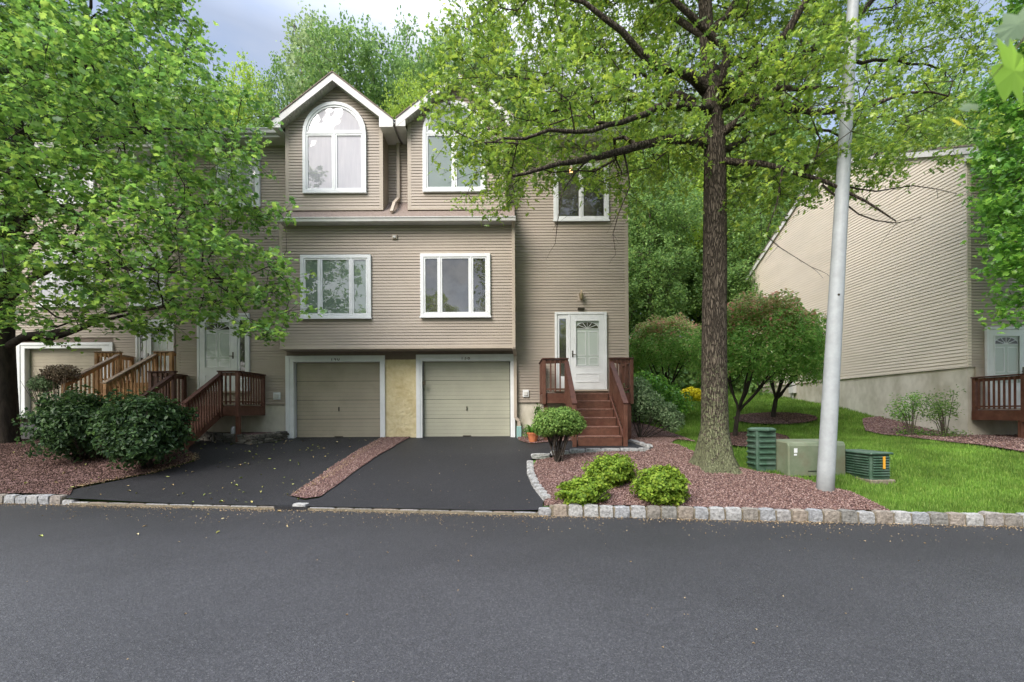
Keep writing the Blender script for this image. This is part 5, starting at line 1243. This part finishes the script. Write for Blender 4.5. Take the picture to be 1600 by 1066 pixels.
ell_ = [E(800, 60, 105, 80, 8.8, 1.6), E(760, 150, 70, 80, 8.4, 1.3), E(762, 245, 66, 66, 7.9, 1.2), E(850, 215, 90, 62, 8.0, 1.6), E(930, 215, 90, 55, 8.2, 1.7), E(1000, 255, 60, 42, 8.6, 1.4),
        E(1020, 190, 90, 60, 8.6, 1.8), E(955, 50, 90, 55, 9.6, 1.8), E(1060, 60, 90, 70, 9, 2.2), E(1100, 130, 80, 60, 8, 1.0), E(1180, 190, 95, 75, 8.6, 2.0), E(1240, 235, 85, 50, 8.2, 1.6), E(1190, 285, 60, 42, 8.2, 1.3),
        E(1210, 60, 90, 60, 9.2, 2.0), E(1345, 30, 120, 40, 9.8, 1.8), E(1460, 40, 90, 45, 10.2, 1.5), E(1335, 235, 85, 42, 8.4, 1.4), E(1385, 190, 85, 38, 8.8, 1.4), E(1440, 225, 60, 30, 9, 1.0), E(1330, 345, 22, 26, 7.9, .5), E(1280, 340, 30, 25, 8, .6), E(1175, 345, 22, 18, 8, .5),
        E(1260, 125, 60, 25, 9, 1.5), E(735, 60, 45, 70, 8.8, 1.0), E(880, 120, 80, 40, 9.2, 1.2), E(1050, -110, 330, 95, 9.2, 2.8), E(1080, -260, 200, 110, 9.2, 2.2), E(1440, 130, 80, 40, 10, 1.4)]
def cutO(q):
    x = q[0] * F / q[1] + 800; y = 643 - (q[2] - 1.6) * F / q[1]
    return q[1] > 12.0 or (1078 < x < 1146 and q[1] < DO + .3 and (y > 225 or y < 205)) or (1385 < x and 262 < y) or (835 < x < 960 and 272 < y) or (690 > x) or noise.noise(Vector((x * .018, y * .022, q[1] * .4))) < (-.19 if x > 850 else -.38)
cl_ = sample(ell_, .57, rng=r_, cut=cutO)
A, PA, rad, BR, nh, ends = grow(limbs, cl_, rng=r_, sag=.02, rmax=.045)
wm = wood_mesh(A, rad, BR, nh, 20)
# buttress the foot of the trunk
for i, v in enumerate(wm.v[:20 * 6]):
    a = math.atan2(v[1] - ob.y, v[0] - ob.x); h = max(0, 1 - (v[2] - ob.z) / .9); k = 1 + .16 * h * h * math.sin(a * 5 + .8) + .08 * h * math.sin(a * 3)
    wm.v[i] = (ob.x + (v[0] - ob.x) * k, ob.y + (v[1] - ob.y) * k, v[2])
wm.build('trunk', M['bark_oak'], OT, smooth=True)
s, e = twigs(ends, A, PA, 4, .52, .2, r_, flat=.5)
tm = MB(); twig_mesh(tm, s, e, .0045)
# some bare twigs
bi = np.concatenate([np.array(b[2:]) for b in BR[15:21] if len(b) > 3]); s2, e2 = twigs(bi, A, PA, 1, .35, .5, r_); twig_mesh(tm, s2, e2, .004)
bi = r_.choice(np.arange(nh, len(A)), 700, replace=False); s2, e2 = twigs(bi, A, PA, 1, .55, .1, r_, flat=.7); twig_mesh(tm, s2, e2, .004)
tm.build('twigs', M['bark_dark'], OT)
leaves_on(s, e, 18, .085, .115, 'oak', M['leaf_oak'], OT, r_, t0=.5, up=.8, rnd_n=.65)
print('oak clumps', len(cl_), 'leaves', len(s) * 8)

# --- maple leaning in from the right edge
r_ = np.random.default_rng(3)
mbp = Vector((12.6, 9.6, hgt(12.6, 9.6))); MT = thing('maple_tree', 'bright green maple crown hanging in at the right photo edge, over the right porch', 'tree', mbp)
trunk = [((12.6, 9.6, mbp.z - .2), .3), ((12.6, 9.6, mbp.z + .3), .2), ((12.55, 9.6, 4.5), .16), ((12.6, 9.6, 7), .12), ((12.5, 9.6, 10), .07), ((12.4, 9.6, 12), .03)]
limbs = [trunk, [((12.55, 9.6, 3.8), .08), ((11.8, 9.3, 4.8), .05), ((11.1, 9.0, 5.2), .02)], [((12.6, 9.6, 5.5), .08), ((11.9, 9.4, 7), .05), ((11.2, 9.3, 8), .02)]]
ell_ = [E(1655, 130, 55, 90, 9.4, 1.5), E(1648, 260, 72, 80, 9.2, 1.6), E(1632, 330, 74, 55, 9, 1.4), E(1635, 420, 62, 50, 9, 1.3), E(1640, 465, 48, 32, 8.9, 1.0), E(1740, 200, 150, 280, 9.6, 2.4), E(1640, 20, 70, 90, 9.6, 1.6), E(1650, -100, 130, 120, 9.6, 2)]
def cutM(q):
    x = q[0] * F / q[1] + 800; y = 643 - (q[2] - 1.6) * F / q[1]
    return y > 500 or (y < 120 and x < 1590) or x < 1545 or q[1] > 12.0
cl_ = sample(ell_, .52, rng=r_, cut=cutM); A, PA, rad, BR, nh, ends = grow(limbs, cl_, rng=r_, rmax=.04)
wood_mesh(A, rad, BR, nh).build('trunk', M['bark'], MT, smooth=True)
s, e = twigs(ends, A, PA, 5, .42, .25, r_, flat=.6); leaves_on(s, e, 12, .07, .115, 'maple', M['leaf_maple'], MT, r_, up=.75, rnd_n=.55)
print('maple', len(cl_))

# near leaves of a low hanging maple twig, close to the camera
NB = thing('maple_twig', 'big pale green maple leaves hanging close to the camera at the top right corner', 'branch', at(1640, 0, 1.15))
def bigleaf(px, py, D, size, rot, tilt, mat):
    T, _ = LEAF['maple']; c = at(px, py, D)
    n_ = 14; mb = MB(); M_ = Matrix.Rotation(R(rot), 3, 'Y') @ Matrix.Rotation(R(90 + tilt), 3, 'X')
    # finer lobed outline
    out = []
    for i in range(n_):
        a = Vector(T[i]); b = Vector(T[(i + 1) % n_]); out += [a, a.lerp(b, .5) * (1.03)]
    cen = Vector((0, -.1, .0)); out = [Vector((p.x, p.y, -.35 * (p.y + .1) ** 2 - .12 * abs(p.x))) for p in out]; pts = [c + M_ @ (p * size) for p in out]; cc = c + M_ @ (cen * size)
    for i in range(len(pts)): mb.poly([cc, pts[i], pts[(i + 1) % len(pts)]])
    return mb.build('leaf', mat, NB)
M['leaf_near'] = island_mat('near_leaf_green', [(0, (.22, .40, .05)), (1, (.24, .42, .06))], transl=.55); M['leaf_near2'] = island_mat('near_leaf_yellow', [(0, (.50, .48, .06)), (1, (.5, .48, .06))], transl=.5); M['leaf_near3'] = island_mat('near_leaf_grey', [(0, (.26, .36, .22)), (1, (.28, .38, .24))], rough=.35, spec=.6, transl=.2)
bigleaf(1590, 106, 1.1, .17, 250, 60, M['leaf_near']); bigleaf(1583, 44, 1.15, .085, 230, -40, M['leaf_near3']); bigleaf(1500, 190, 1.2, .055, 215, 50, M['leaf_near2']); bigleaf(1640, 20, 1.15, .12, 180, 20, M['leaf_near'])
bigleaf(1517, 165, 1.19, .05, 200, 75, M['leaf_near3'])
mb = MB(); mb.tube([at(1720, -80, 1.3), at(1640, 0, 1.15), at(1600, 60, 1.12), at(1560, 110, 1.14), at(1520, 155, 1.19)], [.004, .003, .002, .0012, .0008], 5); mb.build('stem', M['bark'], NB)

# --- woodland behind: a few grown trees copied with their parts
def proto(seed, h, rw, n_cl, per, size, mat, narrow=1.0, kind='quad', loc=(0, 0, 0), spacing=1.0):
    r_ = np.random.default_rng(seed); ell_ = []
    for i in range(9):
        t = .30 + .62 * i / 8; rr = rw * math.sin(min(1, (t - .12) / .88) * math.pi) ** .6 * r_.uniform(.65, .95)
        a = r_.uniform(0, 6.28); ell_.append((np.array([math.cos(a) * rw * .35, math.sin(a) * rw * .35, h * t]), np.array([rr, rr, h * .13])))
    cl_ = sample(ell_, spacing, rng=r_, shell=.95)
    trunk = [((0, 0, -.5), h * .022), ((0, 0, h * .25), h * .015), ((r_.normal() * .2, r_.normal() * .2, h * .6), h * .009), ((0, 0, h * .93), h * .003)]
    A, PA, rad, BR, nh, ends = grow([trunk], cl_, step=.8, rng=r_, rmax=.1, r_tip=.012)
    s, e = twigs(ends, A, PA, 5, .95 * spacing, .1, r_, flat=.5)
    root = bpy.data.objects.new('woodland_tree', None); COL.objects.link(root)
    t = wood_mesh(A, rad, BR, nh, 8).build('trunk', M['bark'], root, smooth=True)
    c = leaves_on(s, e, per, .2, size, kind, mat, root, r_, up=1.0, rnd_n=.55)
    print('proto', len(cl_), len(s) * per)
    return root
def set_mat(o, m):
    o.material_slots[0].link = 'OBJECT'; o.material_slots[0].material = m
protos = [proto(21, 17, 4.6, 0, 14, .25, M['leaf_wood']), proto(22, 16, 4.2, 0, 14, .25, M['leaf_wood']), proto(23, 18, 3.4, 0, 9, .26, M['leaf_wood'], spacing=.85)]
used = [False] * 3
def woodtree(px, top, D, wpx, kind, mat, label, name='woodland_tree', group='trees on the slope behind the houses'):
    """tree at depth D whose crown is centred on column px and reaches row top"""
    p = at(px, top, D); gz = hgt(p.x, D); H = [17, 16, 18][kind]; Rw = [4.6, 4.2, 3.4][kind]
    src = protos[kind]
    if used[kind]:
        root = src.copy(); COL.objects.link(root); ch = []
        for c in src.children: d_ = c.copy(); COL.objects.link(d_); d_.parent = root; ch.append(d_)
    else: root = src; used[kind] = True; ch = list(src.children)
    root.name = name; root.location = (p.x, D, gz); sx = wpx * D / F / 2 / Rw; root.scale = (sx, sx, (p.z - gz) / (H * 1.0)); root.rotation_euler = (0, 0, rnd.uniform(0, 6.28))
    for c in ch:
        if c.name.startswith('crown'): set_mat(c, mat)
    tag(root, label, 'tree', group)
W_, PL, LM, DK = M['leaf_wood'], M['leaf_pale'], M['leaf_lime'], M['leaf_dark']
BT = [(300, 120, 29, 170, 0, W_, 'green tree behind the roof of 142, left of the patch of blue sky'), (372, 105, 28, 130, 1, LM, 'lower light green tree just left of the left dormer, beyond the eave'),
 (470, 28, 33, 150, 2, PL, 'pale airy tree, tallest above the left dormer against the sky'), (445, 140, 27.5, 120, 1, W_, 'green tree between the pale tree and the left dormer'),
 (560, 55, 28, 170, 0, W_, 'full green tree standing over the left dormer peak'), (655, 52, 31, 150, 1, W_, 'green tree behind the gap between the two dormers, upper one'),
 (628, 133, 27, 110, 1, LM, 'small yellow green tree top in the notch between the two dormers'), (735, 40, 29, 170, 0, W_, 'green tree over the right dormer behind the oak leaves'),
 (830, 150, 31, 190, 1, W_, 'green tree behind the right part of the roof'), (930, 165, 29, 190, 0, LM, 'light green tree rising behind the right gable end'),
 (1015, 262, 25.5, 150, 0, W_, 'green tree in the gap right of the house corner, front row'), (1090, 240, 29, 170, 1, LM, 'yellow green tree behind the oak trunk'),
 (1150, 300, 26, 150, 0, W_, 'green tree in the gap right of the oak trunk, front row'), (1200, 210, 31, 200, 1, W_, 'green tree behind the far end of the sloping side wall'),
 (1030, 170, 35, 220, 0, PL, 'pale green far tree above the gap between the buildings'), (1130, 160, 37, 220, 1, W_, 'far green tree above the gap, behind the oak limbs'),
 (1290, 215, 33, 200, 0, W_, 'green tree above the roof slope of the right building'), (1385, 185, 35, 200, 1, PL, 'pale tree above the right building, left of its front corner'),
 (1480, 150, 33, 180, 0, W_, 'green tree above the front corner of the right building'), (1570, 120, 34, 190, 1, W_, 'green tree behind the right building at the photo edge'),
 (190, 70, 31, 220, 1, W_, 'green tree over the roof of 142, seen through the left tree'), (70, 60, 30, 240, 0, DK, 'dark green tree far left behind the roof of 142'), (-80, 60, 30, 240, 1, W_, 'green tree at the far left end of the slope')]
for b in BT: woodtree(*b)
for i, (X_, Y_, H_, kd, w_) in enumerate(((-19, -12, 11, 0, 10), (-9, -15, 13, 1, 10), (0, -17, 11.5, 0, 9), (9, -15, 13.5, 1, 10), (19, -13, 12, 0, 10))):
    src = protos[kd]; root = src.copy(); COL.objects.link(root); root.name = 'street_tree'
    for c in src.children: d_ = c.copy(); COL.objects.link(d_); d_.parent = root
    root.location = (X_, Y_, 0); root.scale = (w_ / 9, w_ / 9, H_ / 17); root.rotation_euler = (0, 0, i * 1.3)
    tag(root, ['leafy tree across the road at its left end, behind the viewer', 'second tree from the left across the road, mirrored in the left panes', 'tree across the road straight behind the viewer, mirrored in the middle windows', 'fourth tree across the road, mirrored in the door glass', 'leafy tree across the road at its right end, behind the viewer'][i], 'tree', 'trees across the road mirrored in the windows')
# woodland undergrowth on the slope, one mass
def mass(name, label, ells_, n, size, mat, kind='quad', rng=RNG, up=.6, noise_amp=.25, kindtag='stuff', parent=None, sh=.7):
    P = []; per = [int(n * e[1].prod() ** .66 / sum(q[1].prod() ** .66 for q in ells_)) for e in ells_]; NM = []
    for (c, R_), k in zip(ells_, per):
        d = rng.normal(size=(k, 3)); d /= np.linalg.norm(d, axis=1, keepdims=True); r = rng.uniform(sh, 1.02, k)
        nn = np.array([noise.noise(Vector(x * 2.6 + c)) for x in d]); r *= 1 + noise_amp * nn
        P.append(c + d * r[:, None] * R_); NM.append(d * 1.0)
    P = np.concatenate(P); k = len(P); nm = np.concatenate(NM) + rng.normal(size=(k, 3)) * .6 + np.array([0, 0, up])
    T, ft = LEAF[kind]
    return np_mesh(name, scatter_tmpl(T, P, frames(nm, rng.uniform(0, 6.3, k)), size * rng.uniform(.6, 1.3, k)), len(T), mat, parent, ft)
ug = []
for i in range(26):
    px = rnd.uniform(960, 1210); D = rnd.uniform(22.5, 27); c = at(px, 600, D); z = hgt(c.x, D)
    ug.append((np.array((c.x, D, z + .8)), np.array([rnd.uniform(1.2, 2.2), 1.2, rnd.uniform(1.2, 2.6)])))
for i in range(24):
    px = -200 + 1900 * i / 24; D = 30; c = at(px, 600, D); ug.append((np.array((c.x, D, hgt(c.x, D) + 1.5)), np.array([3.0, 1.5, 3.5])))
o = mass('undergrowth', None, ug, 60000, .26, M['leaf_wood']); tag(o, 'dense green undergrowth filling the slope behind the lawn', 'undergrowth', kind='stuff')

# --- shrubs
def shrub(name, label, c, ells_, n, size, mat, stems=6, kind='oval', cat='shrub', bark='bark_dark', amp=.25, up=.4, sh=.6, spread=.5, group=None, sr=.012, extra=None):
    root = thing(name, label, cat, c, group)
    el2 = [(np.array(c) + np.array(o_), np.array(r)) for o_, r in ells_]
    mass('foliage', None, el2, n, size, mat, kind, up=up, noise_amp=amp, parent=root, sh=sh)
    if extra: mass('new_growth', None, [(q[0] + np.array([0, 0, q[1][2] * .05]), q[1] * 1.02) for q in el2], extra[0], size, extra[1], kind, up=1.2, noise_amp=amp, parent=root, sh=.9)
    mb = MB(); cc = Vector(c)
    for i in range(stems):
        e_ = el2[i % len(el2)]; t = Vector(e_[0]) + Vector((rnd.uniform(-1, 1) * e_[1][0], rnd.uniform(-1, 1) * e_[1][1], rnd.uniform(-.2, .6) * e_[1][2])) * .75
        a = cc + Vector((rnd.uniform(-.06, .06), rnd.uniform(-.06, .06), -.05)); m_ = a.lerp(t, .5) + Vector((rnd.uniform(-.08, .08), rnd.uniform(-.05, .05), -.05))
        mb.tube([a, m_, t], [sr, sr * .8, sr * .35], 5, cap=False)
        for k in range(2):
            t2 = t + Vector((rnd.uniform(-.3, .3) * spread, rnd.uniform(-.3, .3) * spread, rnd.uniform(0, .3) * spread)); mb.tube([m_, m_.lerp(t2, .6), t2], [sr * .6, sr * .45, sr * .2], 4, cap=False)
    mb.build('stems', M[bark], root)
    return root
def g3(px, py): return G(px, py)
c = g3(912, 785); shrub('dwarf_shrub', 'lime green mounded shrub nearest the kerb, left of the three', c, [((0, 0, .16), (.40, .36, .20)), ((.1, .0, .22), (.24, .24, .17))], 9000, .055, M['needle_lime'], 5, 'quad', up=.5, amp=.5, group='low lime shrubs on the gravel bed')
c = g3(955, 757); shrub('dwarf_shrub', 'lime green mounded shrub farthest from the kerb, behind the other two', c, [((-.05, 0, .22), (.40, .38, .27)), ((.1, .05, .28), (.33, .3, .23))], 10000, .055, M['needle_lime'], 5, 'quad', up=.5, amp=.5, group='low lime shrubs on the gravel bed')
c = g3(1032, 786); shrub('dwarf_shrub', 'tallest lime green mounded shrub, right of the three beside the oak', c, [((0, 0, .26), (.40, .38, .30)), ((.06, 0, .34), (.3, .3, .24))], 11000, .055, M['needle_lime'], 5, 'quad', up=.5, amp=.5, group='low lime shrubs on the gravel bed')
# clipped juniper on bare crooked stems
c = g3(872, 724); k = c.y / F
shrub('topiary_shrub', 'clipped green cloud-shaped shrub on bare dark crooked stems in front of the steps', c, [((0, 0, 65 * k), (40 * k, .42, 22 * k)), ((-14 * k, 0, 56 * k), (26 * k, .3, 15 * k)), ((18 * k, 0, 60 * k), (26 * k, .32, 18 * k)), ((4 * k, 0, 74 * k), (30 * k, .32, 12 * k))], 15000, .05, M['needle_green'], 14, 'quad', up=.5, amp=.2, sr=.018)
# round photinia standards
def roundtree(px, py, D, cx, cy, rx, ry, label, trunkpx, zb=None, n=16000, sz=.085, r=.06, ang=0, mat='leaf_photinia'):
    b = at(px, py, D); b.z = hgt(b.x, D); root = thing('shrub_tree', label, 'small tree', b, 'round clipped shrub trees on the lawn')
    c = at(cx, cy, D); rX, rZ = rx * D / F, ry * D / F
    r_ = np.random.default_rng(int(px)); 
    # umbrella crown: denser on top, open underneath
    d = r_.normal(size=(n, 3)); d /= np.linalg.norm(d, axis=1, keepdims=True); d[:, 2] = np.where(d[:, 2] < -.6, -d[:, 2], d[:, 2])
    nn = np.array([noise.noise(Vector(x * 3.2 + r_.normal(size=3) * .05)) for x in d]); rr = r_.uniform(.62, 1.02, n) ** .7 * (1 + .28 * nn)
    P = np.array(c) + d * rr[:, None] * np.array([rX, rX * .9, rZ]); nm = d + r_.normal(size=(n, 3)) * .6 + np.array([0, 0, .5]); T, ft = LEAF['oval']
    top = d[:, 2] + r_.normal(size=n) * .22 > .62
    for nm_, sel, mt in (('crown', ~top, mat), ('new_growth', top, 'leaf_photinia_tip')):
        q = int(sel.sum()); np_mesh(nm_, scatter_tmpl(T * np.array([.75, 1, 1]), P[sel], frames(nm[sel], r_.uniform(0, 6.3, q)), sz * r_.uniform(.6, 1.3, q)), 8, M[mt], root, ft)
    cl_ = np.array(c) + (lambda v: v / np.linalg.norm(v, axis=1, keepdims=True))(r_.normal(size=(70, 3)) + np.array([0, 0, .3])) * np.array([rX, rX * .9, rZ]) * .82
    mid = b.lerp(c, .3); mid.x = b.x + (c.x - b.x) * .2
    limbs = [[(tuple(b - Vector((0, 0, .15))), r * 1.3), (tuple(mid), r), (tuple(b.lerp(c, .65)), r * .7)]]
    for i in range(6):
        a = i * 1.05; tgt = Vector(c) + Vector((math.cos(a) * rX * .6, math.sin(a) * rX * .5, rZ * .1)); limbs.append([(tuple(mid), r * .6), (tuple(mid.lerp(tgt, .5) + Vector((0, 0, -.1))), r * .45), (tuple(tgt), r * .2)])
    A, PA, rad, BR, nh, ends = grow(limbs, cl_, rng=r_, rmax=.02, r_tip=.006); wood_mesh(A, rad, BR, nh, 8).build('trunk', M['bark_dark'], root, smooth=True)
roundtree(1041, 606, 16.5, 1040, 548, 63, 48, 'round shrub tree with reddish top between the house corner and the oak trunk', None, n=14000)
roundtree(1147, 686, 12.6, 1182, 548, 98, 78, 'largest dome-shaped shrub tree with many stems, right behind the oak trunk', None, n=25000, r=.055)
roundtree(1207, 655, 15.4, 1232, 560, 58, 62, 'shrub tree half hidden behind the large dome shrub, on the far gravel oval', None, n=11000, r=.07)
# bushes beside the right porch of 138
c = at(1000, 672, 12.2); c.z = hgt(c.x, 12.2)
shrub('leafy_shrub', 'loose grey green bush with several stems right beside the steps of 138', c, [((.1, 0, .95), (.55, .4, .45)), ((.6, .1, .72), (.5, .4, .34)), ((.0, .2, 1.3), (.4, .4, .4)), ((.85, -.1, .50), (.33, .3, .30))], 9000, .065, M['needle_blue'], 16, 'oval', sr=.014, sh=.3)
c = at(1005, 640, 15.0); c.z = hgt(c.x, 15.0)
shrub('leafy_shrub', 'fresh green shrub mass behind the grey green bush, under the round shrub tree', c, [((0, 0, .8), (1.1, .6, .9)), ((.9, .3, .6), (.8, .6, .7)), ((-.6, .5, .7), (.8, .6, .8)), ((-.2, .6, .9), (.6, .6, .7))], 12000, .10, M['leaf_maple'], 8, 'oval', sh=.4)
c = at(1080, 614, 19.5); c.z = hgt(c.x, 19.5)
shrub('flowering_shrub', 'bright yellow flowering shrub on the lawn left of the oak trunk', c, [((0, 0, .28), (.36, .3, .34)), ((.25, 0, .25), (.28, .3, .30)), ((-.25, 0, .25), (.25, .3, .28))], 2600, .07, M['flower_yellow'], 4, 'oval')
# spindly shrubs along the right foundation
for px, py, D, lab, hh in ((1424, 680, 12.6, 'spindly feathery shrub by the right foundation, left one of the two', 58), (1478, 687, 12.1, 'spindly leaning shrub nearest the corner of the right foundation', 62)):
    c = at(px, py, D); c.z = hgt(c.x, D); k = D / F
    root = thing('spindly_shrub', lab, 'shrub', c, 'spindly shrubs along the right foundation'); mb = MB(); cl_ = []
    for i in range(15):
        dx = rnd.uniform(-.55, .35); t = c + Vector((dx, rnd.uniform(-.3, .3), hh * k * rnd.uniform(.55, 1.15))); m_ = c.lerp(t, .55) + Vector((-dx * .15, 0, .05))
        mb.tube([c + Vector((dx * .2, 0, -.05)), m_, t], [.011, .008, .003], 5, cap=False); cl_ += [tuple(t), tuple(m_.lerp(t, .5))]
    mb.build('stems', M['bark'], root)
    cl_ = np.array(cl_ + [tuple(c + Vector((rnd.uniform(-.35, .35), rnd.uniform(-.2, .2), .1))) for _ in range(8)])
    P = np.repeat(cl_, 42, axis=0); P = P + RNG.normal(size=P.shape) * np.array([.1, .1, .07]); n_ = len(P); T, ft = LEAF['oval']
    np_mesh('foliage', scatter_tmpl(T * np.array([.6, 1, 1]), P, frames(RNG.normal(size=(n_, 3)) * .6 + np.array([0, 0, 1.]), RNG.uniform(0, 6.3, n_)), .055 * RNG.uniform(.6, 1.3, n_)), 8, M['leaf_maple'] if px < 1450 else M['leaf_wood'], root, ft)
# dark hedge bushes at left
def hedge(px0, px1, y0, y1, D, lab, n):
    cx = (px0 + px1) / 2; c = at(cx, y1, D); c.z = hgt(c.x, D); w = (px1 - px0) / 2 * D / F; top = at(cx, y0, D).z; h = top - c.z
    shrub('hedge_bush', lab, c, [((0, 0, h * .62), (w * .95, .7, h * .34)), ((-w * .45, .1, h * .58), (w * .5, .6, h * .36)), ((w * .45, -.05, h * .56), (w * .5, .6, h * .36)), ((w * .1, -.3, h * .38), (w * .75, .5, h * .3))], n, .085, M['leaf_hedge'], 14, 'oval', up=.6, sh=.35, amp=.65, group='dark green bushes under the left tree', sr=.02)
hedge(62, 185, 612, 700, 9.9, 'dark green bush nearer the left tree trunk, in front of the light wood stairs', 15000)
hedge(165, 290, 614, 708, 9.3, 'dark green bush beside the red stairs, right of the two', 17000)
# bare topped juniper before garage 142
c = at(92, 640, 11.4); c.z = hgt(c.x, 11.4); k = 11.4 / F
root = shrub('pruned_juniper', 'thinning juniper with bare brown twigs in front of the 142 garage', c, [((-20 * k, 0, (680 - 582) * k), (20 * k, .25, 14 * k)), ((-32 * k, 0, (680 - 586) * k), (14 * k, .2, 10 * k))], 2600, .05, M['needle_blue'], 10, 'quad', sr=.016)
mass('dry_twigs', None, [(np.array(c) + np.array([4 * k, 0, 112 * k]), np.array([30 * k, .28, 15 * k]))], 3600, .05, M['needle_brown'], 'quad', parent=root, sh=.3)
mb = MB()
for i in range(26):
    t = c + Vector((rnd.uniform(-40, 34) * k, rnd.uniform(-.25, .25), rnd.uniform(96, 122) * k)); m_ = c.lerp(t, .5) + Vector((0, 0, -.06)); mb.tube([c, m_, t], [.014, .010, .003], 4, cap=False)
mb.build('bare_stems', M['newcap'], root)
# pot with lily leaves, weed by the foundation
q = at(833, 697, 11.75); q.z = hgt(q.x, 11.75) + .03
pt = thing('flower_pot', 'terracotta pot with green strappy leaves beside the garage downspout', 'plant pot', q)
mb = MB(); mb.lathe(q, [(.10, 0), (.145, .2), (.16, .2), (.165, .25), (.14, .25), (.135, .21), (0, .21)], 20); mb.build('pot', M['terracotta'], pt, smooth=False)
mb = MB()
for i in range(46):
    a = rnd.uniform(0, 6.28); l = rnd.uniform(.18, .36); w = .016; s0_ = q + Vector((rnd.uniform(-.07, .07), rnd.uniform(-.07, .07), .2)); dd = Vector((math.cos(a), math.sin(a), 0)); sd = Vector((-dd.y, dd.x, 0)) * w
    p1 = s0_ + dd * l * .4 + Vector((0, 0, l * .75)); p2 = s0_ + dd * l * .95 + Vector((0, 0, l * .55)); mb.quad(s0_ - sd, s0_ + sd, p1 + sd, p1 - sd); mb.poly([p1 - sd, p1 + sd, p2])
mb.build('leaves', M['leaf_maple'], pt)
c = at(841, 690, 12.6); c.z = hgt(c.x, 12.6)
shrub('weed', 'thin climbing weed against the concrete foundation beside the 138 garage', c, [((0, 0, .75), (.12, .08, .28)), ((-.05, 0, .35), (.16, .1, .2)), ((-.25, -.2, .2), (.22, .12, .18))], 700, .06, M['leaf_wood'], 6, 'oval', sh=.2, sr=.006, cat='plant')

# ================================================================== lamp pole and utility cabinets
pb = G(1289, 768); D = pb.y; tp = at(1333, 0, D); top = pb + (tp - pb) * 1.18
PO = thing('lamp_pole', 'tall leaning pale grey painted lamp pole at the lawn edge', 'lamp pole', pb)
mb = MB(); n = 14; mb.tube([(pb - (top - pb).normalized() * .3).lerp(top, i / n) for i in range(n + 1)], [.130 + (.070 - .130) * i / n for i in range(n + 1)], 20); mb.build('pole', M['galv'], PO, smooth=True)
def pp(px_y): t = (768 - px_y) / 768; return pb + (tp - pb) * t
mb = MB(); p = pp(62); mb.box(p.x + .06, p.x + .12, p.y - .04, p.y + .04, p.z - .05, p.z + .05); mb.build('bracket', M['metal'], PO)
for yy in (463, 235): p = pp(yy); mb = MB(); mb.lathe((p.x - .03, p.y - .1, p.z), [(.0, -.02), (.018, -.01), (.018, .01), (0, .02)], 8); mb.build('bolt', M['metal'], PO)
mb = MB(); mb.lathe(top, [(.05, 0), (.06, .1), (.22, .16), (.26, .3), (.20, .42), (.05, .5)], 16); mb.build('lamp_head', M['galv'], PO)
def cab(name, label, cx, cy, D, w, dp, h, yaw, mat, base=.02, group=None):
    b = G(cx, cy); b.y += .17 if D > 8.65 else .3; b.x *= b.y / (b.y - (.17 if D > 8.65 else .3)); b.z = hgt(b.x, b.y); o = thing(name, label, 'utility box', b); o.rotation_euler = (0, 0, R(yaw)); return o, b
def local(mb, name, mat, root, bevel=0, **k):
    o = mb.build(name, mat, None, bevel=bevel); o.parent = root; return o
P1_, b = cab('utility_pedestal', 'tall narrow ribbed green utility pedestal beside the oak trunk', 1190, 735, 8.75, 0, 0, 0, 3, None)
mb = MB(); mb.prism([(-.17, -.1), (.17, -.1), (.19, .0), (.19, .70), (-.19, .70), (-.19, 0)], -.16, .16); local(mb, 'body', M['green_box'], P1_, .015)
mb = MB(); mb.lathe((0, 0, .70), [(.245, 0), (.25, .03), (.20, .06), (.0, .065)], 8); local(mb, 'lid', M['green_box'], P1_)
mb = MB()
for i in range(6):
    z = .06 + i * .105
    mb.prism_x([(-.162, z), (-.195, z + .01), (-.195, z + .03), (-.162, z + .045)], -.15, .15); mb.prism([(-.192, z), (-.225, z + .01), (-.225, z + .03), (-.192, z + .045)], -.13, .13)
local(mb, 'ribs', M['green_box'], P1_)
P2_, b = cab('transformer_cabinet', 'plain olive green transformer cabinet with white sticker, behind the lamp pole', 1262, 743, 8.6, 0, 0, 0, 3, None)
mb = MB(); mb.prism_x([(-.28, -.1), (-.28, .46), (-.25, .53), (.34, .55), (.34, -.1)], -.56, .52); local(mb, 'body', M['olive_box'], P2_, .02)
mb = MB(); mb.box(-.46, -.40, -.286, -.281, .34, .42); mb.box(-.46, -.41, -.286, -.281, .29, .32); local(mb, 'sticker', M['white'], P2_)
mb = MB(); mb.box(-.2, .3, -.288, -.281, -.0, .01); mb.box(-.005, .005, -.288, -.281, .03, .45); local(mb, 'door_seam', M['dark'], P2_)
P3_, b = cab('utility_box', 'low dark green louvered utility box right of the lamp pole, with orange tag', 1352, 753, 8.2, 0, 0, 0, 4, None)
mb = MB(); mb.box(-.18, .18, -.31, .31, -.1, .40); local(mb, 'body', M['green_box'], P3_, .02)
mb = MB(); mb.prism([(-.22, .40), (.22, .40), (.20, .44), (-.20, .44)], -.35, .35); local(mb, 'lid', M['green_box'], P3_, .012)
mb = MB()
for i in range(8):
    z = .03 + i * .045
    mb.prism_x([(-.312, z), (-.34, z + .005), (-.34, z + .014), (-.312, z + .03)], -.15, .15)
    mb.prism([(-.182, z), (-.21, z + .005), (-.21, z + .014), (-.182, z + .03)], -.28, -.01); mb.prism([(-.182, z), (-.21, z + .005), (-.21, z + .014), (-.182, z + .03)], .01, .28)
local(mb, 'louvers', M['green_box'], P3_)
M['orange'] = pmat('orange_tag', (.62, .30, .03), .6, .3)
mb = MB(); mb.box(.01, .05, -.352, -.343, .16, .37); local(mb, 'tag', M['orange'], P3_)
mb = MB(); mb.box(-.21, .24, -.35, .34, -.12, -.03); local(mb, 'pad', M['mortar'], P3_, .01)
